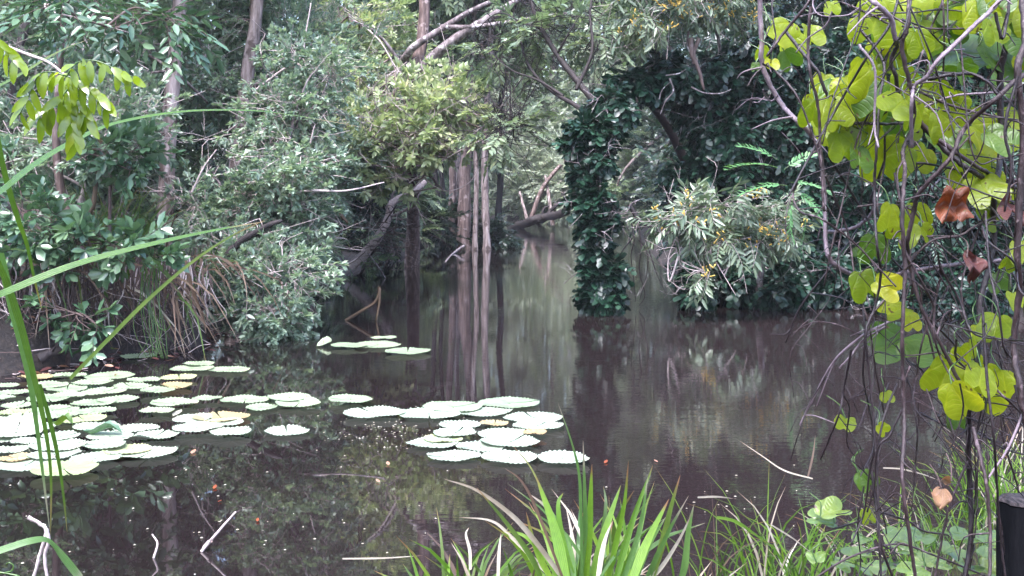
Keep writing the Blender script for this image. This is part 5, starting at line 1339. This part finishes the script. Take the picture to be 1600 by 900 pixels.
def vine(label, base, stems, leaves, seed, yd=2.5, dead=(), more=None, tangle=None):
    t = thing('climbing_vine', base, label, 'vine', 'tangled vines by the near shore')
    r = np.random.default_rng(seed)
    leaves = list(leaves) + [(a_, c_, r.uniform(40, 72), {'m': int(r.random() < .3)}) for a_, c_ in zip(r.uniform(*more[0], more[2]), r.uniform(*more[1], more[2]))] if more else leaves
    for pts, w, mat in stems:
        Y_ = yd + r.uniform(-.18, .18)
        n_ = len(pts); off = np.cumsum(r.normal(0, .03, n_))
        q = curve([P(a, c, Y_ + o_) for (a, c), o_ in zip(pts, off)], 8)
        rr = w / 2 / F * Y_ * .86
        R_ = np.linspace(1.05, .8, len(q)) * rr * (1 + .10 * np.sin(np.arange(len(q)) * 1.7 + r.uniform(0, 6)) * (np.arange(len(q)) % 8 == 0))
        g = Geo(); add_tube(g, q + r.normal(0, rr * .12, q.shape), 0, 0, 8, 0, .06, R_)
        for kk in range(2, len(q) - 2, 7):                     # twiglets and bud stubs
            if r.random() < .6:
                d = nrm(r.normal(0, 1, 3)); L_ = r.uniform(.02, .12)
                add_tube(g, curve([q[kk], q[kk] + d * L_ * .5 + r.normal(0, .008, 3), q[kk] + d * L_ + (0, 0, -.02)], 3), min(rr * .5, .003), .0011, 5)
        g.build('stem', M[mat], t, base)
    if tangle:
        for k in range(tangle[2]):
            px = r.uniform(*tangle[0]); py = r.uniform(tangle[1][0], tangle[1][1]); H_ = r.uniform(120, 420)
            sl = r.normal(0, .3) if r.random() < .6 else abs(r.normal(0, 1.3))
            p_ = [(px, py)]
            n_ = 5
            for s_ in range(n_):
                p_.append((p_[-1][0] + H_ / n_ * sl + r.normal(0, 14), p_[-1][1] + H_ / n_ * (1 if abs(sl) < 1 else .35) + r.normal(0, 8)))
            Y_ = yd + r.uniform(-.1, .5)
            q = curve([P(*w_, Y_ + r.normal(0, .03)) for w_ in p_], 5); rr = r.uniform(.0013, .0032)
            if q[:, 2].min() < .02: q = q[q[:, 2] > .02]
            if len(q) < 8: continue
            g = Geo(); add_tube(g, q, rr, rr * .7, 6, 0, .08)
            for kk in range(3, len(q) - 2, 5):
                d = nrm(r.normal(0, 1, 3)); L_ = r.uniform(.02, .14)
                add_tube(g, curve([q[kk], q[kk] + d * L_ * .5 + r.normal(0, .01, 3), q[kk] + d * L_ + (0, 0, -.02)], 3), rr * .6, .0009, 4)
            g.build('stem', M['vine_dark' if r.random() < .6 else 'vine_stem'], t, base)
    if leaves:
        g, gs = Geo(), Geo()
        for L_ in leaves:
            px, py, w = L_[:3]; kw = L_[3] if len(L_) > 3 else {}
            put_leaf(g, gs, px, py, w, r, yd + (r.uniform(-.02, .42) if seed != 609 else r.uniform(-.2, .3)), **kw)
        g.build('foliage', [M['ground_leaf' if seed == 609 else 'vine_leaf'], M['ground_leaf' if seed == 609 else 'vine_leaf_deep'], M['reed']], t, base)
    for lab, px, py, w, mat, kw in dead:
        g, gs = Geo(), Geo(); put_leaf(g, gs, px, py, w, r, yd - .14, **kw)
        v_ = g.v[0]; g.v[0] = v_ + np.stack([0 * v_[:, 0], .018 * np.sin(v_[:, 2] * 120) , .008 * np.sin(v_[:, 0] * 150)], -1)
        o = g.build('dead_leaf', [M[mat], M[mat], M['twig_brown']], t, base); o['label'] = lab
    return t


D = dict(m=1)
vine('hooked lilac vine sweeping down from the top and curving right across the tangle', P(1187, -30, 2.5),
     [([(1186, -40), (1190, 60), (1192, 105), (1219, 160), (1247, 190), (1278, 228), (1287, 290), (1290, 370), (1297, 405), (1330, 428), (1375, 432), (1470, 416), (1550, 408), (1640, 392)], 9, 'vine_pale'),
      ([(1192, 100), (1212, 112), (1247, 153), (1275, 228), (1283, 262)], 4, 'vine_stem'), ([(1290, 362), (1305, 362), (1335, 355), (1357, 340), (1366, 318), (1367, 270)], 7, 'vine_pale'),
      ([(1215, 150), (1205, 158), (1196, 150), (1192, 140)], 3, 'vine_pale'), ([(1192, 105), (1178, 118), (1168, 135)], 3, 'vine_stem'), ([(1280, 232), (1262, 250), (1240, 300), (1250, 330), (1283, 342), (1333, 378), (1377, 423), (1400, 448)], 4, 'vine_stem')],
     [(1190, 82, 26), (1206, 100, 24), (1181, 104, 16, D), (1222, 50, 50), (1238, 70, 42), (1266, 55, 42)], 601, 2.55)
vine('dark forked vine from the top, ending among the upper lobed leaves', P(1265, -20, 2.45),
     [([(1268, -30), (1262, 5), (1227, 48), (1199, 87)], 6, 'vine_stem'), ([(1227, 48), (1260, 90), (1278, 112), (1293, 150), (1318, 188), (1350, 192), (1400, 193), (1480, 186), (1560, 160), (1640, 158)], 6, 'vine_dark'),
      ([(1266, 10), (1263, 77), (1266, 115), (1278, 164), (1282, 228), (1287, 330)], 6, 'vine_stem'), ([(1278, -20), (1270, 8), (1285, 25), (1330, 22), (1350, 5)], 3, 'vine_pale'), ([(1205, -20), (1208, 30), (1212, 60), (1200, 85)], 3, 'vine_dark'),
      ([(1345, -20), (1340, 40), (1310, 130), (1300, 160), (1285, 225)], 3, 'vine_dark'), ([(1300, 150), (1330, 175), (1356, 152), (1364, 130)], 3, 'vine_dark'), ([(1300, 18), (1290, 40), (1262, 60), (1244, 82)], 3, 'vine_pale')],
     [(1232, 92, 36, D), (1286, 128, 36), (1275, 160, 46), (1330, 142, 68), (1352, 165, 62), (1288, 200, 62), (1325, 215, 50), (1358, 205, 44), (1342, 246, 48, D), (1300, 12, 26)], 602, 2.5)
vine('pair of twisted vines hanging side by side through the middle of the tangle', P(1419, -20, 2.4),
     [([(1420, -40), (1419, 33), (1409, 77), (1424, 140), (1427, 192), (1411, 235), (1414, 264), (1411, 302), (1410, 353), (1414, 422), (1410, 520), (1412, 620), (1413, 683), (1410, 750), (1420, 833), (1432, 915)], 8, 'vine_stem'),
      ([(1342, 70), (1367, 110), (1366, 190), (1372, 230)], 5, 'vine_pale'), ([(1344, 45), (1380, 97), (1375, 153), (1370, 230), (1366, 300), (1370, 380), (1376, 430), (1367, 480), (1353, 522), (1360, 600), (1370, 733), (1377, 915)], 5, 'vine_dark'),
      ([(1352, -12), (1370, 8), (1391, 28), (1399, 62)], 11, 'vine_pale'), ([(1399, 60), (1401, 72), (1392, 97), (1400, 120), (1405, 153), (1417, 184), (1434, 206)], 9, 'vine_dark'), ([(1428, -20), (1412, 50), (1398, 66), (1380, 95)], 4, 'vine_dark'),
      ([(1372, -10), (1352, 25), (1336, 70)], 3, 'vine_dark')],
     [(1368, 32, 80), (1388, 62, 55, D), (1380, 84, 58), (1346, 112, 50), (1374, 108, 40), (1382, 245, 78), (1412, 128, 52), (1402, 165, 62), (1425, 35, 40), (1378, 150, 50), (1412, 205, 50), (1408, 248, 46), (1348, 395, 30, D), (1366, 388, 50, D),
      (1390, 340, 50), (1412, 362, 50), (1434, 335, 42), (1352, 445, 52), (1386, 448, 46)], 603, 2.4, (), ((1270, 1490), (110, 255), 16), ((1290, 1470), (-40, 420), 26))
vine('grey vine crossing diagonally down left from the upper right', P(1640, 60, 2.45),
     [([(1575, -20), (1554, 10), (1516, 46), (1465, 95), (1450, 118), (1429, 135), (1424, 166), (1425, 230)], 8, 'vine_pale'), ([(1450, 124), (1480, 118), (1514, 115), (1540, 126), (1560, 148)], 7, 'vine_dark'),
      ([(1640, 100), (1598, 118), (1554, 156), (1508, 199), (1483, 249), (1437, 300), (1429, 328), (1419, 374), (1421, 412), (1440, 480), (1467, 533), (1500, 600), (1515, 640)], 9, 'vine_stem'),
      ([(1350, 18), (1420, 20), (1470, 15), (1520, 22), (1560, 45)], 3, 'vine_dark'), ([(1478, -20), (1470, 10), (1452, 50), (1428, 120), (1395, 165), (1360, 195)], 4, 'vine_stem'), ([(1400, 185), (1440, 170), (1490, 150), (1554, 145)], 5, 'vine_pale'),
      ([(1440, 140), (1470, 150), (1480, 175), (1500, 200)], 3, 'vine_dark'), ([(1480, -20), (1482, 60), (1490, 70)], 3, 'vine_dark')],
     [(1456, 36, 58), (1482, 18, 52), (1500, 48, 52), (1532, 22, 56), (1552, 48, 46), (1514, 82, 98, dict(m=1, rot=1.2, tilt=.9)), (1480, 95, 52), (1455, 150, 62), (1490, 162, 46), (1437, 182, 34), (1470, 196, 52), (1436, 66, 44), (1506, 110, 40, D), (1460, 75, 40)], 604, 2.45, (), ((1390, 1610), (-20, 90), 30))
vine('pair of thick dark vines crossing down right below the big lobed leaves', P(1434, 186, 2.5),
     [([(1420, 175), (1434, 188), (1483, 240), (1520, 268), (1554, 284), (1640, 304)], 11, 'vine_dark'), ([(1425, 170), (1445, 198), (1493, 238), (1540, 268), (1567, 279), (1640, 288)], 9, 'vine_stem'),
      ([(1400, 256), (1440, 255), (1480, 262), (1560, 278)], 5, 'vine_dark'), ([(1340, 323), (1383, 319), (1427, 330), (1465, 380), (1508, 415)], 4, 'vine_stem'), ([(1500, 60), (1520, 240), (1560, 248), (1600, 240)], 3, 'vine_stem'),
      ([(1395, 445), (1450, 380), (1500, 368), (1530, 350), (1600, 320)], 5, 'vine_stem'), ([(1480, 310), (1520, 290), (1545, 285)], 4, 'vine_dark')],
     [(1440, 246, 46), (1512, 188, 50), (1540, 212, 62), (1526, 246, 40), (1512, 262, 44), (1570, 308, 40), (1546, 335, 50), (1446, 362, 30), (1575, 100, 58, D), (1566, 135, 46, D), (1590, 55, 56, D), (1582, 16, 50), (1600, 110, 44)], 605, 2.5,
     [('ragged orange dead leaf caught in the crossing vines', 1490, 320, 58, 'leaf_orange', dict(rot=3.3, tilt=.1, yaw=.2)), ('folded red brown dead leaf beside the thick upright vine', 1580, 326, 44, 'leaf_rust', dict(rot=2.6, tilt=.5, yaw=.4)),
      ('hanging dull red dead leaf under the crossing vines', 1518, 420, 52, 'leaf_rust', dict(rot=3.6, tilt=.0, yaw=.7))], ((1480, 1600), (190, 300), 10), ((1400, 1600), (60, 420), 32))
vine('thickest dark upright vine running from the top right down to the shore', P(1510, 900, 2.4),
     [([(1590, -40), (1585, 0), (1572, 72), (1562, 128), (1565, 230), (1555, 290), (1551, 340), (1553, 380), (1533, 467), (1527, 550), (1517, 610), (1513, 680), (1515, 740), (1517, 833), (1506, 915)], 12, 'vine_dark'),
      ([(1595, -20), (1602, 60), (1590, 110), (1598, 200), (1590, 383), (1593, 450), (1585, 540), (1592, 600), (1602, 660)], 13, 'vine_stem'), ([(1555, 20), (1566, 60), (1575, 20), (1578, -20)], 6, 'vine_dark'),
      ([(1520, 667), (1540, 750), (1547, 833), (1546, 915)], 7, 'vine_stem'), ([(1535, 480), (1543, 600), (1553, 683), (1557, 750), (1563, 833), (1572, 915)], 5, 'vine_dark'), ([(1620, 580), (1580, 690), (1545, 745)], 5, 'vine_pale'),
      ([(1470, 420), (1500, 470), (1520, 520), (1570, 530), (1600, 532)], 4, 'vine_dark'), ([(1590, 120), (1570, 200), (1580, 260), (1570, 330)], 6, 'vine_dark'), ([(1540, 330), (1546, 420), (1560, 480), (1568, 540), (1580, 560)], 4, 'vine_dark'),
      ([(1500, 600), (1505, 640), (1490, 690), (1482, 702)], 3, 'vine_dark')],
     [(1476, 588, 66), (1508, 560, 50), (1545, 602, 76), (1500, 622, 62), (1496, 652, 38, D), (1531, 520, 34), (1556, 512, 52), (1590, 470, 40), (1600, 392, 44), (1532, 590, 56), (1520, 545, 36), (1575, 410, 30), (1560, 440, 34, D)], 606, 2.35, (), None, ((1470, 1600), (250, 650), 22))
vine('thin pale vine with drooping leafless twigs over the water left of the tangle', P(1410, 440, 2.5),
     [([(1430, 395), (1407, 433), (1380, 470), (1367, 490), (1392, 501)], 4, 'vine_stem'), ([(1405, 498), (1392, 502), (1346, 526), (1303, 565), (1271, 622), (1250, 664)], 5, 'vine_pale'), ([(1385, 510), (1350, 530), (1330, 555), (1312, 575)], 4, 'vine_pale'),
      ([(1350, 522), (1342, 522), (1310, 508), (1282, 503), (1262, 507), (1240, 520)], 3, 'vine_stem'), ([(1330, 548), (1318, 610), (1310, 650), (1282, 718)], 4, 'vine_dark'), ([(1320, 620), (1327, 640), (1323, 690), (1335, 712)], 3, 'vine_dark'),
      ([(1290, 590), (1265, 630), (1250, 670), (1235, 720)], 2.5, 'vine_dark'), ([(1319, 600), (1330, 620), (1341, 645)], 2, 'vine_dark')],
     [(1400, 485, 48, dict(tilt=1.1, m=0)), (1424, 502, 32), (1388, 540, 70, dict(m=1, tilt=.6)), (1442, 548, 66, dict(m=1, tilt=.9, rot=2.4)), (1320, 662, 34, dict(tilt=1.0))], 607, 2.5)
vine('knotted dark vine stems climbing from the shore left of the thickest vine', P(1377, 900, 2.5),
     [([(1402, 600), (1385, 640), (1372, 690), (1360, 730), (1350, 800), (1330, 850)], 4, 'vine_dark'), ([(1410, 640), (1390, 680), (1372, 700), (1366, 760), (1355, 800)], 4, 'vine_dark'), ([(1362, 735), (1370, 800), (1376, 850), (1400, 915)], 6, 'vine_dark'),
      ([(1513, 720), (1493, 765), (1477, 817), (1458, 915)], 5, 'vine_stem'), ([(1350, 760), (1340, 820), (1345, 880), (1335, 915)], 3, 'vine_dark'), ([(1430, 640), (1480, 700), (1500, 760), (1520, 800)], 2.5, 'vine_dark'), ([(1400, 540), (1440, 600), (1490, 650)], 2.5, 'vine_dark')],
     [(1386, 620, 22), (1378, 670, 22), (1353, 750, 34, D), (1345, 748, 24, D), (1356, 806, 26)], 608, 2.5, tangle=((1330, 1560), (420, 720), 14), dead=
     [('pale straw coloured dead leaf hanging above the shallows', 1468, 777, 28, 'leaf_straw', dict(rot=2.4, tilt=.6, yaw=.1)), ('small orange tan dead leaf above the straw coloured one', 1482, 756, 16, 'leaf_straw', dict(rot=2.2, tilt=.3, yaw=.1))])
# the vine that creeps over the ground, its leaves catching the sky
gl = [(1572, 812, 40), (1585, 838, 34), (1576, 868, 36), (1300, 800, 50), (1285, 812, 46), (1275, 870, 30), (1316, 880, 34), (1345, 842, 30), (1405, 838, 50), (1440, 840, 46), (1490, 835, 40), (1510, 842, 36), (1540, 838, 40), (1495, 865, 36), (1470, 880, 30), (1535, 868, 40), (1340, 868, 46), (1420, 860, 36),
      (1445, 872, 44), (1480, 858, 30), (1560, 850, 40), (1580, 885, 40), (1550, 890, 50), (1516, 888, 40), (1390, 880, 34), (1360, 890, 40), (1430, 892, 46)]
vine('low vine creeping over the near shore, its leaves lying flat under the upright stems', P(1440, 880, 2.9),
     [([(1290, 830), (1340, 815), (1370, 800), (1420, 815), (1445, 830), (1500, 838), (1570, 850)], 4, 'vine_stem'), ([(1270, 905), (1330, 870), (1400, 850), (1460, 868), (1540, 900)], 4, 'vine_stem')],
     [(a, c, w, dict(tilt=1.25 + .15 * math.sin(a), rot=a * .7, m=0 if k % 3 else 1)) for k, (a, c, w) in enumerate(gl)], 609, 2.75)
